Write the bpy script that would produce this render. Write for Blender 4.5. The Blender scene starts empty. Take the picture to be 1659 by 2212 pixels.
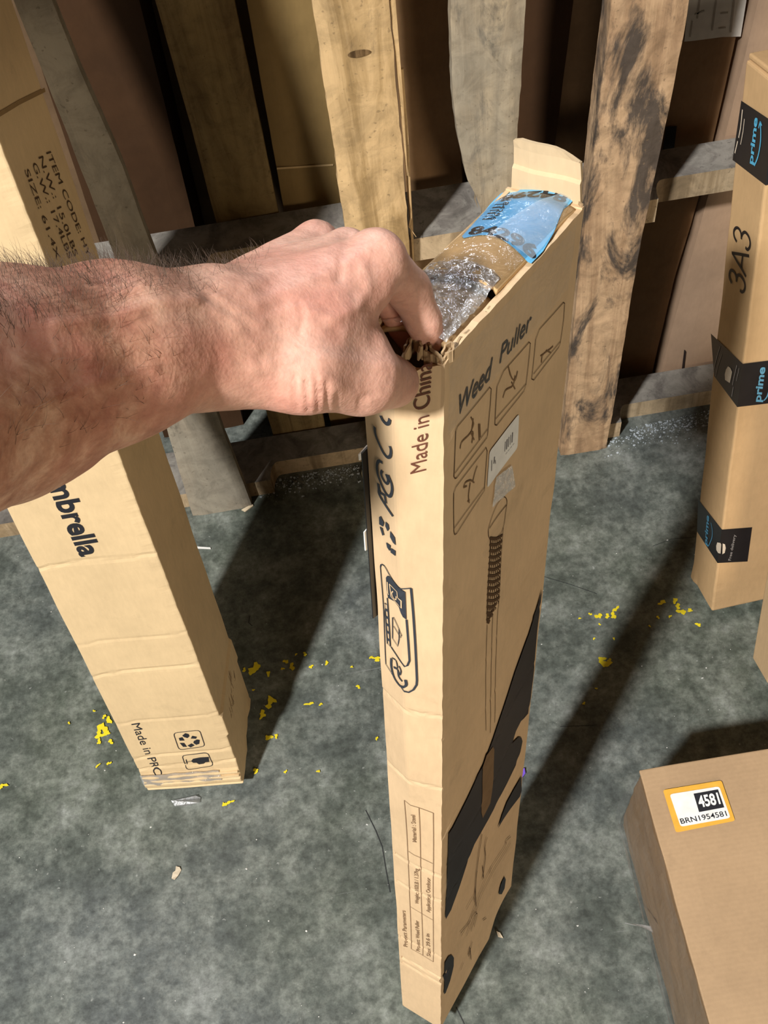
import bpy, bmesh, math, random
import numpy as np
from mathutils import Vector, Matrix, noise
from mathutils.geometry import tessellate_polygon

random.seed(7)
rng = np.random.RandomState(5)
sc = bpy.context.scene
col = sc.collection

# ------------------------------------------------------------------ camera
F = 2300.0
CAM = np.array([0.0, 0.0, 1.45373])
M = np.array([[0.98677458, -0.16209849, 0.0],
              [-0.13629956, -0.82972357, 0.5412774],
              [-0.08774025, -0.53411878, -0.84084408]])   # camera axes (right, down, forward) to world
cd = bpy.data.cameras.new('camera')
cam = bpy.data.objects.new('camera', cd)
col.objects.link(cam)
cd.sensor_fit = 'VERTICAL'
cd.sensor_height = 36.0
cd.sensor_width = 27.0
cd.lens = F / 2212 * 36
cd.clip_start = 0.02
mw = Matrix.Identity(4)
for r in range(3):
    mw[r][0] = M[r, 0]; mw[r][1] = -M[r, 1]; mw[r][2] = -M[r, 2]; mw[r][3] = CAM[r]
cam.matrix_world = mw
cd.dof.use_dof = False
sc.camera = cam

# ------------------------------------------------------------------ light and exposure
sc.view_settings.view_transform = 'Standard'
sc.view_settings.look = 'None'
sc.view_settings.exposure = 0.0
sc.view_settings.gamma = 1.0
sc.view_settings.use_curve_mapping = False
world = bpy.data.worlds.new('warehouse_air')
sc.world = world
world.use_nodes = True
world.node_tree.nodes['Background'].inputs[0].default_value = (1.0, 0.84, 0.62, 1)
world.node_tree.nodes['Background'].inputs[1].default_value = 0.016


def area(name, loc, target, size, power, color):
    ld = bpy.data.lights.new(name, 'AREA')
    ld.shape = 'DISK'
    ld.size = size
    ld.energy = power
    ld.color = color
    o = bpy.data.objects.new(name, ld)
    col.objects.link(o)
    o.location = loc
    o.rotation_euler = (Vector(target) - Vector(loc)).to_track_quat('-Z', 'Y').to_euler()
    return o


KEY = area('high_bay_lamp', (-2.08, -1.72, 4.2), (0.1, 0.5, 0.3), 0.30, 345, (1.0, 0.965, 0.91))
FILL = area('fill_light', (1.1, -3.1, 1.8), (0.2, 0.6, 0.4), 0.9, 52, (1.0, 0.83, 0.62))  # added low fill, standing in for the other warehouse lamps
AISLE = area('aisle_lamp', (0.7, 4.4, 5.0), (0.1, 0.5, 1.0), 1.6, 170, (0.93, 0.96, 1.0))


# ------------------------------------------------------------------ geometry helpers
def ray(px, py):
    return M @ np.array([(px - 829.5) / F, (py - 1106) / F, 1.0])


def gnd(px, py, z=0.0):
    d = ray(px, py)
    return CAM + (z - CAM[2]) / d[2] * d


def ypl(px, py, y):
    d = ray(px, py)
    return CAM + y / d[1] * d


def campt(px, py, z):
    return CAM + z * ray(px, py)


def tag(o, label=None, cat=None, group=None, kind=None):
    if label: o['label'] = label
    if cat: o['category'] = cat
    if group: o['group'] = group
    if kind: o['kind'] = kind
    return o


def obj(name, verts, faces, mat, parent=None, smooth=False):
    me = bpy.data.meshes.new(name)
    me.from_pydata([tuple(map(float, v)) for v in verts], [], [tuple(f) for f in faces])
    me.update()
    if mat: me.materials.append(mat)
    if smooth:
        me.polygons.foreach_set('use_smooth', [True] * len(me.polygons))
    o = bpy.data.objects.new(name, me)
    col.objects.link(o)
    if parent: o.parent = parent
    return o


def fix_normals(o):
    bm = bmesh.new(); bm.from_mesh(o.data)
    bmesh.ops.remove_doubles(bm, verts=bm.verts, dist=1e-6)
    bmesh.ops.recalc_face_normals(bm, faces=bm.faces)
    bm.to_mesh(o.data); bm.free()
    return o


def empty(name, O=(0, 0, 0), R=None):
    e = bpy.data.objects.new(name, None)
    e.empty_display_size = 0.05
    col.objects.link(e)
    m = Matrix.Identity(4)
    for i in range(3):
        m[i][3] = O[i]
        for j in range(3):
            m[i][j] = (R if R is not None else np.eye(3))[i][j]
    e.matrix_world = m
    return e


class Frame:
    def __init__(s, O, R):
        s.O = np.array(O, float); s.R = np.array(R, float)

    def world(s, p): return s.O + s.R @ np.array(p, float)

    def local(s, P): return s.R.T @ (np.array(P, float) - s.O)

    def hit(s, px, py, axis, val):
        d = s.R.T @ ray(px, py); o = s.R.T @ (CAM - s.O)
        return o + (val - o[axis]) / d[axis] * d


def ticks(L, r, n):
    a = [0, r * .3, r] if r > 0 else [0]
    b = list(np.linspace(r, L - r, n + 1))[1:-1]
    c = [L - r, L - r * .3, L] if r > 0 else [L]
    return a + b + c


def cuboid(dx, dy, dz, n=(8, 8, 24), r=0.003, skip=()):
    """closed rounded cuboid grid from the origin to (dx,dy,dz)"""
    V, Fc = [], []
    D = (dx, dy, dz)
    T = [ticks(D[i], r, n[i]) for i in range(3)]
    for ax in range(3):
        i, j = [k for k in range(3) if k != ax]
        for side in (0, 1):
            if (ax, side) in skip: continue
            b = len(V)
            for u in T[i]:
                for v in T[j]:
                    p = [0, 0, 0]; p[i] = u; p[j] = v; p[ax] = D[ax] * side
                    V.append(p)
            nj = len(T[j])
            for a in range(len(T[i]) - 1):
                for c in range(nj - 1):
                    q = [b + a * nj + c, b + (a + 1) * nj + c, b + (a + 1) * nj + c + 1, b + a * nj + c + 1]
                    Fc.append(q if (side == 1) ^ (ax == 1) else q[::-1])
    P = np.array(V, float)
    if r > 0:
        lo = np.array([r] * 3); hi = np.array(D) - r
        inner = np.minimum(np.maximum(P, lo), hi)
        d = P - inner
        L = np.linalg.norm(d, axis=1, keepdims=True)
        P = np.where(L > 1e-9, inner + d / np.maximum(L, 1e-9) * r, P)
    return P, Fc


def nz(p, s, seed=0.0):
    return noise.noise(Vector((p[0] * s + seed, p[1] * s - seed * .7, p[2] * s + seed * 1.3)))


# ------------------------------------------------------------------ glyphs and printing
_gl = {}


def glyph(text, bold=0.0, shear=0.0):
    k = (text, bold, shear)
    if k not in _gl:
        cu = bpy.data.curves.new('lettering', 'FONT')
        cu.body = text; cu.size = 1.0; cu.offset = bold; cu.shear = shear; cu.resolution_u = 4
        o = bpy.data.objects.new('lettering', cu)
        col.objects.link(o)
        dg = bpy.context.evaluated_depsgraph_get()
        me = bpy.data.meshes.new_from_object(o.evaluated_get(dg))
        V = np.array([(v.co.x, v.co.y) for v in me.vertices])
        Fc = [tuple(p.vertices) for p in me.polygons]
        bpy.data.objects.remove(o); bpy.data.curves.remove(cu); bpy.data.meshes.remove(me)
        _gl[k] = (V, Fc)
    return _gl[k]


CAPH = 0.72


class Ink:
    """flat printing collected for one box face; points are given where they stand on the face"""
    def __init__(s, fr, axis, val, out, disp=None, off=0.0004):
        s.fr, s.axis, s.val, s.out, s.disp, s.off = fr, axis, val, out, disp, off
        s.V, s.F = [], []

    def px(s, x, y): return s.fr.hit(x, y, s.axis, s.val)

    def add(s, V3, Fc):
        b = len(s.V); s.V += [np.array(v) for v in V3]; s.F += [tuple(b + i for i in f) for f in Fc]

    def poly(s, pts, is_px=True, step=.006):
        P = np.array([s.px(*p) if is_px else np.array(p, float) for p in pts])
        if s.disp is None or not is_px:
            s.add(P, tessellate_polygon([[Vector(p) for p in P]])); return
        i, j = [k for k in range(3) if k != s.axis]
        lo, hi = P.min(0), P.max(0)
        b = bmesh.new()
        vs = [b.verts.new((p[i], p[j], 0)) for p in P]
        b.faces.new(vs)
        bmesh.ops.triangulate(b, faces=b.faces[:])
        for ax in (0, 1):
            l_, h_ = (lo[i], hi[i]) if ax == 0 else (lo[j], hi[j])
            for t in np.arange(l_ + step, h_, step):
                co = (t, 0, 0) if ax == 0 else (0, t, 0); no = (1, 0, 0) if ax == 0 else (0, 1, 0)
                bmesh.ops.bisect_plane(b, geom=b.verts[:] + b.edges[:] + b.faces[:], plane_co=co, plane_no=no)
        b.verts.index_update()
        V3 = []
        for v in b.verts:
            q = np.zeros(3); q[i] = v.co.x; q[j] = v.co.y; q[s.axis] = s.val; V3.append(q)
        s.add(V3, [[v.index for v in f.verts] for f in b.faces])
        b.free()

    def line(s, pts, w, closed=False, is_px=True, w2=None):
        P = [s.px(*p) if is_px else np.array(p, float) for p in pts]
        if closed: P = P + [P[0]]
        if s.disp is not None:
            Q = [P[0]]
            for a, b in zip(P[:-1], P[1:]):
                m_ = max(1, int(np.linalg.norm(b - a) / .005))
                for k in range(1, m_ + 1): Q.append(a + (b - a) * k / m_)
            P = Q
        i, j = [k for k in range(3) if k != s.axis]
        n = len(P); L, R_ = [], []
        for k in range(n):
            a = P[max(k - 1, 0)]; b = P[min(k + 1, n - 1)]
            if closed and k in (0, n - 1): a, b = P[n - 2], P[1]
            t = b - a; t = t / (np.linalg.norm(t) + 1e-12)
            nn = np.zeros(3); nn[i] = -t[j]; nn[j] = t[i]
            ww = w if w2 is None else w + (w2 - w) * k / (n - 1)
            L.append(P[k] + nn * ww / 2); R_.append(P[k] - nn * ww / 2)
        s.add(L + R_, [(k, k + 1, n + k + 1, n + k) for k in range(n - 1)])

    def smooth(s, pts, w, closed=False, w2=None):
        """Catmull-Rom through the points"""
        P = [np.array(p, float) for p in pts]
        n = len(P); out = []
        rngk = range(n if closed else n - 1)
        for k in rngk:
            p0 = P[(k - 1) % n] if (closed or k > 0) else P[0]
            p1 = P[k]; p2 = P[(k + 1) % n]
            p3 = P[(k + 2) % n] if (closed or k + 2 < n) else P[-1]
            for t in np.linspace(0, 1, 5)[:-1]:
                out.append(.5 * ((2 * p1) + (-p0 + p2) * t + (2 * p0 - 5 * p1 + 4 * p2 - p3) * t * t + (-p0 + 3 * p1 - 3 * p2 + p3) * t ** 3))
        if not closed: out.append(P[-1])
        s.line(out, w, closed, True, w2)

    def text(s, txt, p0, p1, up, bold=0.0, shear=0.0):
        V, Fc = glyph(txt, bold, shear)
        x0, x1 = V[:, 0].min(), V[:, 0].max()
        A = s.px(*p0); B = s.px(*p1); C_ = s.px(p0[0] + up[0], p0[1] + up[1])
        s.add([A + (v[0] - x0) / (x1 - x0) * (B - A) + v[1] / CAPH * (C_ - A) for v in V], Fc)

    def build(s, name, mat, parent):
        V = np.array(s.V)
        if s.disp is not None: V = s.disp(V)
        V[:, s.axis] += s.off * s.out
        return obj(name, V, s.F, mat, parent)


# ------------------------------------------------------------------ materials
def newmat(name):
    m = bpy.data.materials.new(name); m.use_nodes = True
    nt = m.node_tree
    return m, nt, nt.nodes['Principled BSDF'], nt.nodes.new


def coords(nt, scale=(1, 1, 1), kind='Object'):
    tc = nt.nodes.new('ShaderNodeTexCoord'); mp = nt.nodes.new('ShaderNodeMapping')
    mp.inputs['Scale'].default_value = scale
    nt.links.new(tc.outputs[kind], mp.inputs[0])
    return mp.outputs[0]


def noise_n(nt, vec, scale, detail=6, rough=.55, dist=0.0):
    n = nt.nodes.new('ShaderNodeTexNoise')
    n.inputs['Scale'].default_value = scale; n.inputs['Detail'].default_value = detail
    n.inputs['Roughness'].default_value = rough; n.inputs['Distortion'].default_value = dist
    nt.links.new(vec, n.inputs['Vector'])
    return n.outputs['Fac']


def ramp(nt, fac, stops):
    r = nt.nodes.new('ShaderNodeValToRGB')
    el = r.color_ramp.elements
    while len(el) < len(stops): el.new(.5)
    for e, (p, c) in zip(el, stops):
        e.position = p; e.color = (*c, 1) if len(c) == 3 else c
    nt.links.new(fac, r.inputs[0])
    return r.outputs[0]


def mixc(nt, fac, a, b, mode='MIX'):
    m = nt.nodes.new('ShaderNodeMix'); m.data_type = 'RGBA'; m.blend_type = mode
    for sock, v in ((m.inputs[0], fac), (m.inputs[6], a), (m.inputs[7], b)):
        if isinstance(v, (int, float)): sock.default_value = v
        elif isinstance(v, tuple): sock.default_value = (*v, 1)
        else: nt.links.new(v, sock)
    return m.outputs[2]


def bump(nt, bsdf, h, strength, dist=0.001, prev=None):
    b = nt.nodes.new('ShaderNodeBump')
    b.inputs['Strength'].default_value = strength; b.inputs['Distance'].default_value = dist
    nt.links.new(h, b.inputs['Height'])
    if prev: nt.links.new(prev, b.inputs['Normal'])
    nt.links.new(b.outputs[0], bsdf.inputs['Normal'])
    return b.outputs[0]


def cardboard(name, c, var=.16, flute=None, stain=0.0, rough=.72):
    m, nt, bs, N = newmat(name)
    v = coords(nt)
    dark = tuple(x * (1 - var) for x in c); lite = tuple(min(1, x * (1 + var * .6)) for x in c)
    a = ramp(nt, noise_n(nt, v, 11, 9, .68), [(.34, dark), (.62, lite)])
    fib = noise_n(nt, coords(nt, (220, 220, 60)), 1.0, 3, .6)
    a = mixc(nt, .22, a, ramp(nt, fib, [(.3, tuple(x * .8 for x in c)), (.7, tuple(min(1, x * 1.12) for x in c))]))
    if stain > 0:
        s = ramp(nt, noise_n(nt, v, 16, 9, .7, .6), [(.58, (0, 0, 0)), (.72, (stain,) * 3)])
        a = mixc(nt, s, a, tuple(x * .45 for x in c))
    nt.links.new(a, bs.inputs['Base Color'])
    bs.inputs['Roughness'].default_value = rough
    bs.inputs['Specular IOR Level'].default_value = .25
    p = bump(nt, bs, noise_n(nt, v, 35, 6), .35, .0012)
    if flute is not None:
        w = nt.nodes.new('ShaderNodeTexWave'); w.bands_direction = flute; w.inputs['Scale'].default_value = 60
        w.inputs['Distortion'].default_value = .5
        nt.links.new(v, w.inputs['Vector'])
        bump(nt, bs, w.outputs['Fac'], .10, .0005, p)
    return m


def wood(name, c, d, grey=None, stain=None, stain_lo=.56, saw=False, sc_=1.0, seed=0.0):
    m, nt, bs, N = newmat(name)
    tc = nt.nodes.new('ShaderNodeTexCoord'); mp = nt.nodes.new('ShaderNodeMapping')
    mp.inputs['Location'].default_value = (seed, seed * 2, seed * .5)
    mp.inputs['Scale'].default_value = (26 * sc_, 26 * sc_, 2.2 * sc_)
    nt.links.new(tc.outputs['Object'], mp.inputs[0])
    g = noise_n(nt, mp.outputs[0], 1.0, 9, .62, .8)
    a = ramp(nt, g, [(.32, tuple(x * .75 for x in d)), (.43, d), (.54, c), (.72, tuple(min(1, x * 1.12) for x in c))])
    v2 = nt.nodes.new('ShaderNodeMapping'); v2.inputs['Location'].default_value = (seed * 3, seed, seed)
    v2.inputs['Scale'].default_value = (9, 9, 5)
    nt.links.new(tc.outputs['Object'], v2.inputs[0])
    if grey:
        s = ramp(nt, noise_n(nt, v2.outputs[0], 1.0, 7, .6), [(.40, (0, 0, 0)), (.62, (.85,) * 3)])
        a = mixc(nt, s, a, grey)
    if stain:
        v3 = nt.nodes.new('ShaderNodeMapping'); v3.inputs['Location'].default_value = (seed + 3.1, seed, seed * 2)
        v3.inputs['Rotation'].default_value = (0, .35, 0)
        v3.inputs['Scale'].default_value = (17, 17, 6)
        nt.links.new(tc.outputs['Object'], v3.inputs[0])
        s = ramp(nt, noise_n(nt, v3.outputs[0], 1.0, 9, .68, .5), [(stain_lo, (0, 0, 0)), (stain_lo + .1, (.92,) * 3)])
        a = mixc(nt, s, a, stain)
    sp = ramp(nt, noise_n(nt, tc.outputs['Object'], 160, 2), [(.66, (0, 0, 0)), (.72, (.6,) * 3)])
    a = mixc(nt, sp, a, tuple(x * .4 for x in c))
    gm = ramp(nt, noise_n(nt, tc.outputs['Object'], 23 + seed, 9, .72, .8), [(.36, (.50,) * 3), (.56, (1.0,) * 3), (.8, (1.12,) * 3)])
    a = mixc(nt, .55, a, gm, 'MULTIPLY')
    nt.links.new(a, bs.inputs['Base Color'])
    bs.inputs['Roughness'].default_value = .8
    bs.inputs['Specular IOR Level'].default_value = .2
    p = bump(nt, bs, g, .7, .002)
    if saw:
        w = nt.nodes.new('ShaderNodeTexWave'); w.bands_direction = 'DIAGONAL'; w.inputs['Scale'].default_value = 14
        w.inputs['Distortion'].default_value = 6; w.inputs['Detail'].default_value = 4
        nt.links.new(tc.outputs['Object'], w.inputs['Vector'])
        bump(nt, bs, w.outputs['Fac'], .5, .002, p)
    return m


def plain(name, c, rough=.5, spec=.4, emit=None):
    m, nt, bs, N = newmat(name)
    v = coords(nt)
    a = ramp(nt, noise_n(nt, v, 60, 4), [(.3, tuple(x * .9 for x in c)), (.7, tuple(min(1, x * 1.08) for x in c))])
    nt.links.new(a, bs.inputs['Base Color'])
    bs.inputs['Roughness'].default_value = rough
    bs.inputs['Specular IOR Level'].default_value = spec
    return m


def clear_film(name, base=.05, gain=.5, milk=.0, crinkle=1.0, scale=60, rough=.12, diff=0.0):
    m, nt, bs, N = newmat(name)
    out = nt.nodes['Material Output']
    nt.nodes.remove(bs)
    tr = N('ShaderNodeBsdfTransparent'); mx = N('ShaderNodeMixShader'); gl = N('ShaderNodeBsdfGlossy')
    df = N('ShaderNodeBsdfDiffuse'); m2 = N('ShaderNodeMixShader'); m2.inputs[0].default_value = diff
    df.inputs[0].default_value = (.86, .88, .9, 1)
    gl.inputs['Color'].default_value = (.95, .97, 1, 1); gl.inputs['Roughness'].default_value = rough
    tr.inputs[0].default_value = (1 - milk, 1 - milk, 1 - milk, 1)
    fr = N('ShaderNodeFresnel'); fr.inputs[0].default_value = 1.5
    mth = N('ShaderNodeMath'); mth.operation = 'MULTIPLY_ADD'
    mth.inputs[1].default_value = gain; mth.inputs[2].default_value = base
    nt.links.new(fr.outputs[0], mth.inputs[0]); nt.links.new(mth.outputs[0], mx.inputs[0])
    v = coords(nt)
    b = N('ShaderNodeBump'); b.inputs['Strength'].default_value = crinkle; b.inputs['Distance'].default_value = .006
    nt.links.new(noise_n(nt, v, scale, 4, .55, 1.5), b.inputs['Height'])
    nt.links.new(b.outputs[0], gl.inputs['Normal']); nt.links.new(b.outputs[0], df.inputs['Normal'])
    nt.links.new(gl.outputs[0], m2.inputs[1]); nt.links.new(df.outputs[0], m2.inputs[2])
    nt.links.new(tr.outputs[0], mx.inputs[1]); nt.links.new(m2.outputs[0], mx.inputs[2])
    nt.links.new(mx.outputs[0], out.inputs[0])
    return m


INK = plain('black_ink', (.018, .019, .025), .6, .3)
INKB = plain('brown_ink', (.085, .045, .02), .7, .2)
INKF = plain('faded_brown_ink', (.20, .125, .065), .75, .2)
WHITE = plain('white_label_paper', (.86, .87, .86), .55)
EDGE = cardboard('torn_board_edge', (.40, .28, .16), .35)
FILM = clear_film('clear_packing_tape', .10, .45, .0, 1.0, 55, .13)
FILM2 = clear_film('crinkled_clear_tape', .42, .45, .0, .5, 160, .12, .45)


# ------------------------------------------------------------------ floor and wall
def build_floor():
    m, nt, bs, N = newmat('worn_painted_concrete')
    v = coords(nt)
    a = ramp(nt, noise_n(nt, v, 13, 12, .74, .0), [(.32, (.028, .034, .031)), (.45, (.085, .100, .090)), (.55, (.20, .222, .20)), (.70, (.40, .43, .415))])
    b = ramp(nt, noise_n(nt, v, 2.3, 4, .5), [(.38, (.085, .102, .074)), (.62, (.115, .130, .145))])
    a = mixc(nt, .40, a, b)
    f = ramp(nt, noise_n(nt, v, 85, 8, .72, .0), [(.36, (.45,) * 3), (.60, (1.35,) * 3)])
    a = mixc(nt, .65, a, f, 'MULTIPLY')
    sp = ramp(nt, noise_n(nt, v, 130, 3, .5), [(.70, (0, 0, 0)), (.76, (.55,) * 3)])
    a = mixc(nt, sp, a, (.38, .40, .39))
    scr = nt.nodes.new('ShaderNodeMapping'); scr.inputs['Rotation'].default_value = (0, 0, .5); scr.inputs['Scale'].default_value = (3, 90, 1)
    tc = nt.nodes.new('ShaderNodeTexCoord'); nt.links.new(tc.outputs['Object'], scr.inputs[0])
    s2 = ramp(nt, noise_n(nt, scr.outputs[0], 1, 5, .7, 1.0), [(.66, (0, 0, 0)), (.74, (.35,) * 3)])
    a = mixc(nt, s2, a, (.30, .32, .32))
    nt.links.new(a, bs.inputs['Base Color'])
    rr = ramp(nt, noise_n(nt, v, 12, 6, .6), [(.3, (.42,) * 3), (.7, (.66,) * 3)])
    nt.links.new(rr, bs.inputs['Roughness'])
    bs.inputs['Specular IOR Level'].default_value = .4
    bump(nt, bs, noise_n(nt, v, 60, 8, .65), .35, .002)
    fl = obj('floor', [(-4, -4, 0), (4, -4, 0), (4, 5, 0), (-4, 5, 0)], [(0, 1, 2, 3)], m)
    tag(fl, kind='structure')
    # yellow paint spatters
    ym = plain('yellow_paint', (.80, .66, .02), .55)
    V, Fc = [], []
    def blob(px, py, rpx, el=1.0, ang=0.0):
        c = gnd(px, py); c2 = gnd(px + rpx, py); zb = .0006 + .00003 * (len(V) // 15)
        r = np.linalg.norm(c2 - c) * .82; n = 14; b = len(V)
        ph = rng.rand(3) * 6
        V.append((c[0], c[1], zb))
        for k in range(n):
            t = 2 * math.pi * k / n
            rr = r * (1 + .35 * math.sin(2 * t + ph[0]) + .25 * math.sin(3 * t + ph[1]) + .18 * math.sin(5 * t + ph[2]))
            x, y = rr * math.cos(t), rr * el * math.sin(t)
            V.append((c[0] + x * math.cos(ang) - y * math.sin(ang), c[1] + x * math.sin(ang) + y * math.cos(ang), zb))
        for k in range(n): Fc.append((b, b + 1 + k, b + 1 + (k + 1) % n))
    for a_ in [(1293, 1331, 8), (1312, 1331, 6), (1325, 1330, 8), (1330, 1316, 9, .6, .4), (1275, 1327, 4), (1252, 1336, 3), (1295, 1349, 3),
               (1300, 1424, 8), (1308, 1434, 12), (1316, 1428, 6), (1283, 1380, 3), (1326, 1380, 3), (1430, 1302, 10, .6, 0), (1458, 1298, 7), (1464, 1310, 7),
               (1472, 1322, 11, .7, 0), (1490, 1319, 8, .5, 0), (1508, 1350, 6), (1447, 1332, 4), (1421, 1334, 4), (1403, 1353, 3), (1261, 1520, 5, .6, 0), (1288, 1488, 3),
               (815, 1424, 11, .5, 0), (829, 1421, 8), (803, 1421, 5), (774, 1484, 5), (668, 1521, 11, .35, -.1), (693, 1522, 4), (553, 1443, 12), (542, 1450, 8), (528, 1448, 5),
               (580, 1456, 6), (618, 1430, 6), (631, 1441, 9, .8, 1.2), (659, 1414, 5), (672, 1441, 7, .5, 0), (706, 1433, 5), (587, 1512, 8, 1.4, .4), (582, 1524, 9), (568, 1542, 8),
               (565, 1550, 5), (581, 1594, 8), (597, 1591, 5), (553, 1666, 8, .7, .3), (490, 1737, 8, .6, .2), (498, 1733, 8, .5, 0), (483, 1739, 4), (617, 1668, 4), (688, 1667, 4), (814, 1596, 4),
               (222, 1573, 12), (229, 1586, 11, .6, 0), (214, 1588, 9), (236, 1557, 8), (215, 1603, 6), (240, 1603, 6), (226, 1549, 5), (204, 1537, 3), (236, 1650, 6, .6, .5), (212, 1655, 6, .5, .5),
               (12, 1697, 7, .6, 0), (3, 1701, 6), (150, 1563, 3), (655, 997, 4), (760, 1442, 5, .4, 0), (548, 1492, 3), (640, 1415, 3), (611, 1446, 4)]:
        blob(*a_)
    obj('paint_spatter', V, Fc, ym, fl)
    # long scratches
    V, Fc = [], []
    for pts, w in [([(790, 1750), (812, 1795), (826, 1830), (834, 1880), (843, 1928)], .0014), ([(1165, 1243), (1230, 1262), (1290, 1283)], .0008), ([(985, 2175), (1003, 2212)], .0012),
                   ([(540, 1330), (537, 1345), (545, 1352)], .0015), ([(1210, 1570), (1290, 1566)], .0007), ([(1410, 1180), (1450, 1165), (1500, 1160)], .0008)]:
        P = [gnd(*p) for p in pts]
        b = len(V)
        for k, p in enumerate(P):
            t = P[min(k + 1, len(P) - 1)] - P[max(k - 1, 0)]; t /= np.linalg.norm(t)
            V += [(p[0] - t[1] * w / 2, p[1] + t[0] * w / 2, .0005), (p[0] + t[1] * w / 2, p[1] - t[0] * w / 2, .0005)]
        for k in range(len(P) - 1): Fc.append((b + 2 * k, b + 2 * k + 1, b + 2 * k + 3, b + 2 * k + 2))
    obj('scratch', V, Fc, plain('scratch_dark', (.03, .033, .035), .5), fl)
    return fl


floor = build_floor()

def shard(c, r, h, n=5):
    b = []
    a0 = rng.rand() * 6
    top = [(c[0] + r * (.5 + .7 * rng.rand()) * math.cos(a0 + 2 * math.pi * k / n), c[1] + r * (.4 + .6 * rng.rand()) * math.sin(a0 + 2 * math.pi * k / n), 0) for k in range(n)]
    V = [(x, y, .0002) for x, y, _ in top] + [(c[0] + (x - c[0]) * .6, c[1] + (y - c[1]) * .6, h * (.5 + rng.rand())) for x, y, _ in top]
    Fc = [tuple(range(n))[::-1], tuple(range(n, 2 * n))] + [(k, (k + 1) % n, n + (k + 1) % n, n + k) for k in range(n)]
    return V, Fc


def shards(name, items, mat):
    V, Fc = [], []
    for c, r, h in items:
        v, f = shard(c, r, h, rng.randint(4, 7)); b = len(V)
        V += v; Fc += [tuple(b + i for i in q) for q in f]
    return obj(name, V, Fc, mat)


# ------------------------------------------------------------------ pallet
W_TAN = wood('tan_pallet_wood', (.66, .46, .24), (.42, .28, .13), stain=(.11, .085, .06), stain_lo=.60)
W_GREY = wood('weathered_grey_wood', (.40, .335, .255), (.22, .185, .14), grey=(.37, .335, .27), stain=(.12, .105, .085), stain_lo=.62, seed=2.3)
W_GREY2 = wood('sun_bleached_board', (.47, .38, .26), (.30, .24, .165), grey=(.34, .305, .24), stain=(.14, .13, .11), stain_lo=.58, seed=5.1)
W_STAIN = wood('oil_stained_board', (.55, .38, .235), (.38, .25, .15), stain=(.060, .052, .048), stain_lo=.485, saw=True, seed=8.2)
W_STR = wood('stringer_wood', (.27, .255, .23), (.19, .175, .16), stain=(.10, .09, .08), stain_lo=.68, seed=11.0)
W_STRF = wood('stringer_front_edge', (.55, .42, .27), (.38, .28, .17), seed=12.0)
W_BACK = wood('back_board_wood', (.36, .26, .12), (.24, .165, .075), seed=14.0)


def interp_edge(pts, z):
    """x on a polyline of (x,z) sorted from low z to high z, extrapolated"""
    pts = sorted(pts, key=lambda p: p[1])
    for a, b in zip(pts[:-1], pts[1:]):
        if z <= b[1] or b is pts[-1]:
            if z < a[1] and a is not pts[0]: continue
            return a[0] + (b[0] - a[0]) * (z - a[1]) / (b[1] - a[1])
    return pts[-1][0]


def upright(name, left, right, y, thick, mat, parent=None, ztop=1.42, z0=0.0, rag=.0008, nzs=60, twist=0.0, seed=0.0, nx=6):
    """upright board or carton: face outlines stand on the plane y, real thickness behind"""
    L = [(p[0], p[2]) for p in (ypl(*q, y) for q in left)]
    R_ = [(p[0], p[2]) for p in (ypl(*q, y) for q in right)]
    V, Fc = [], []
    zs = np.linspace(z0, ztop, nzs)
    for side in (0, 1):
        for z in zs:
            xl = interp_edge(L, z); xr = interp_edge(R_, z)
            for k in range(nx + 1):
                t = k / nx
                x = xl + (xr - xl) * t
                e = rag * (1 if k in (0, nx) else 0)
                x += e * .9 * nz((z, seed, 0), 60, 1 + (3.3 if k == 0 else 0)) + e * .9 * nz((z, seed, 2), 14)
                yy = y + side * thick + rag * 1.5 * nz((x, z, seed), 9) + (rag * nz((x, z, side), 40, seed))
                if k in (0, nx): yy += (.0015 if side == 0 else -.0015)
                V.append((x, yy, z))
    n1 = nx + 1; S = nzs * n1
    for r in range(nzs - 1):
        for k in range(nx):
            a = r * n1 + k
            Fc.append((a, a + 1, a + n1 + 1, a + n1))
            Fc.append((S + a, S + a + n1, S + a + n1 + 1, S + a + 1))
        a = r * n1
        Fc.append((a, a + n1, S + a + n1, S + a))
        a = r * n1 + nx
        Fc.append((a, S + a, S + a + n1, a + n1))
    for k in range(nx):
        Fc.append((k, S + k, S + k + 1, k + 1))
        a = (nzs - 1) * n1 + k
        Fc.append((a, a + 1, S + a + 1, S + a))
    o = obj(name, V, Fc, mat, parent)
    bm = bmesh.new(); bm.from_mesh(o.data); bmesh.ops.recalc_face_normals(bm, faces=bm.faces); bm.to_mesh(o.data); bm.free()
    return o


YF = .988
pal = empty('wooden_pallet')
tag(pal, 'weathered wooden pallet standing on its side, with upright deck boards and notched stringers', 'pallet')
upright('deck_board', [(30, 0), (250, 560), (415, 1110)], [(112, 0), (170, 150), (260, 350), (328, 535), (462, 880), (545, 1095)], YF, .019, W_GREY, pal, seed=1)
b3 = upright('deck_board', [(673, 0), (700, 175), (745, 485), (812, 950)], [(842, 0), (860, 240), (872, 350), (886, 575), (925, 950)], YF, .019, W_TAN, pal, rag=.0016, seed=2, nzs=110)
b4 = upright('deck_board', [(974, 0), (975, 110), (979, 215), (990, 300), (1008, 385), (1030, 425), (1045, 470), (1052, 900)], [(1137, 0), (1120, 265), (1112, 370), (1088, 900)], YF, .019, W_GREY2, pal, rag=.001, seed=3, nzs=110)
b5 = upright('deck_board', [(1322, 0), (1283, 330), (1247, 640), (1211, 980)], [(1490, 0), (1450, 225), (1395, 475), (1370, 610), (1335, 827), (1310, 971)], YF, .036, W_STAIN, pal, rag=.0012, seed=4, nzs=110)
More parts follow.
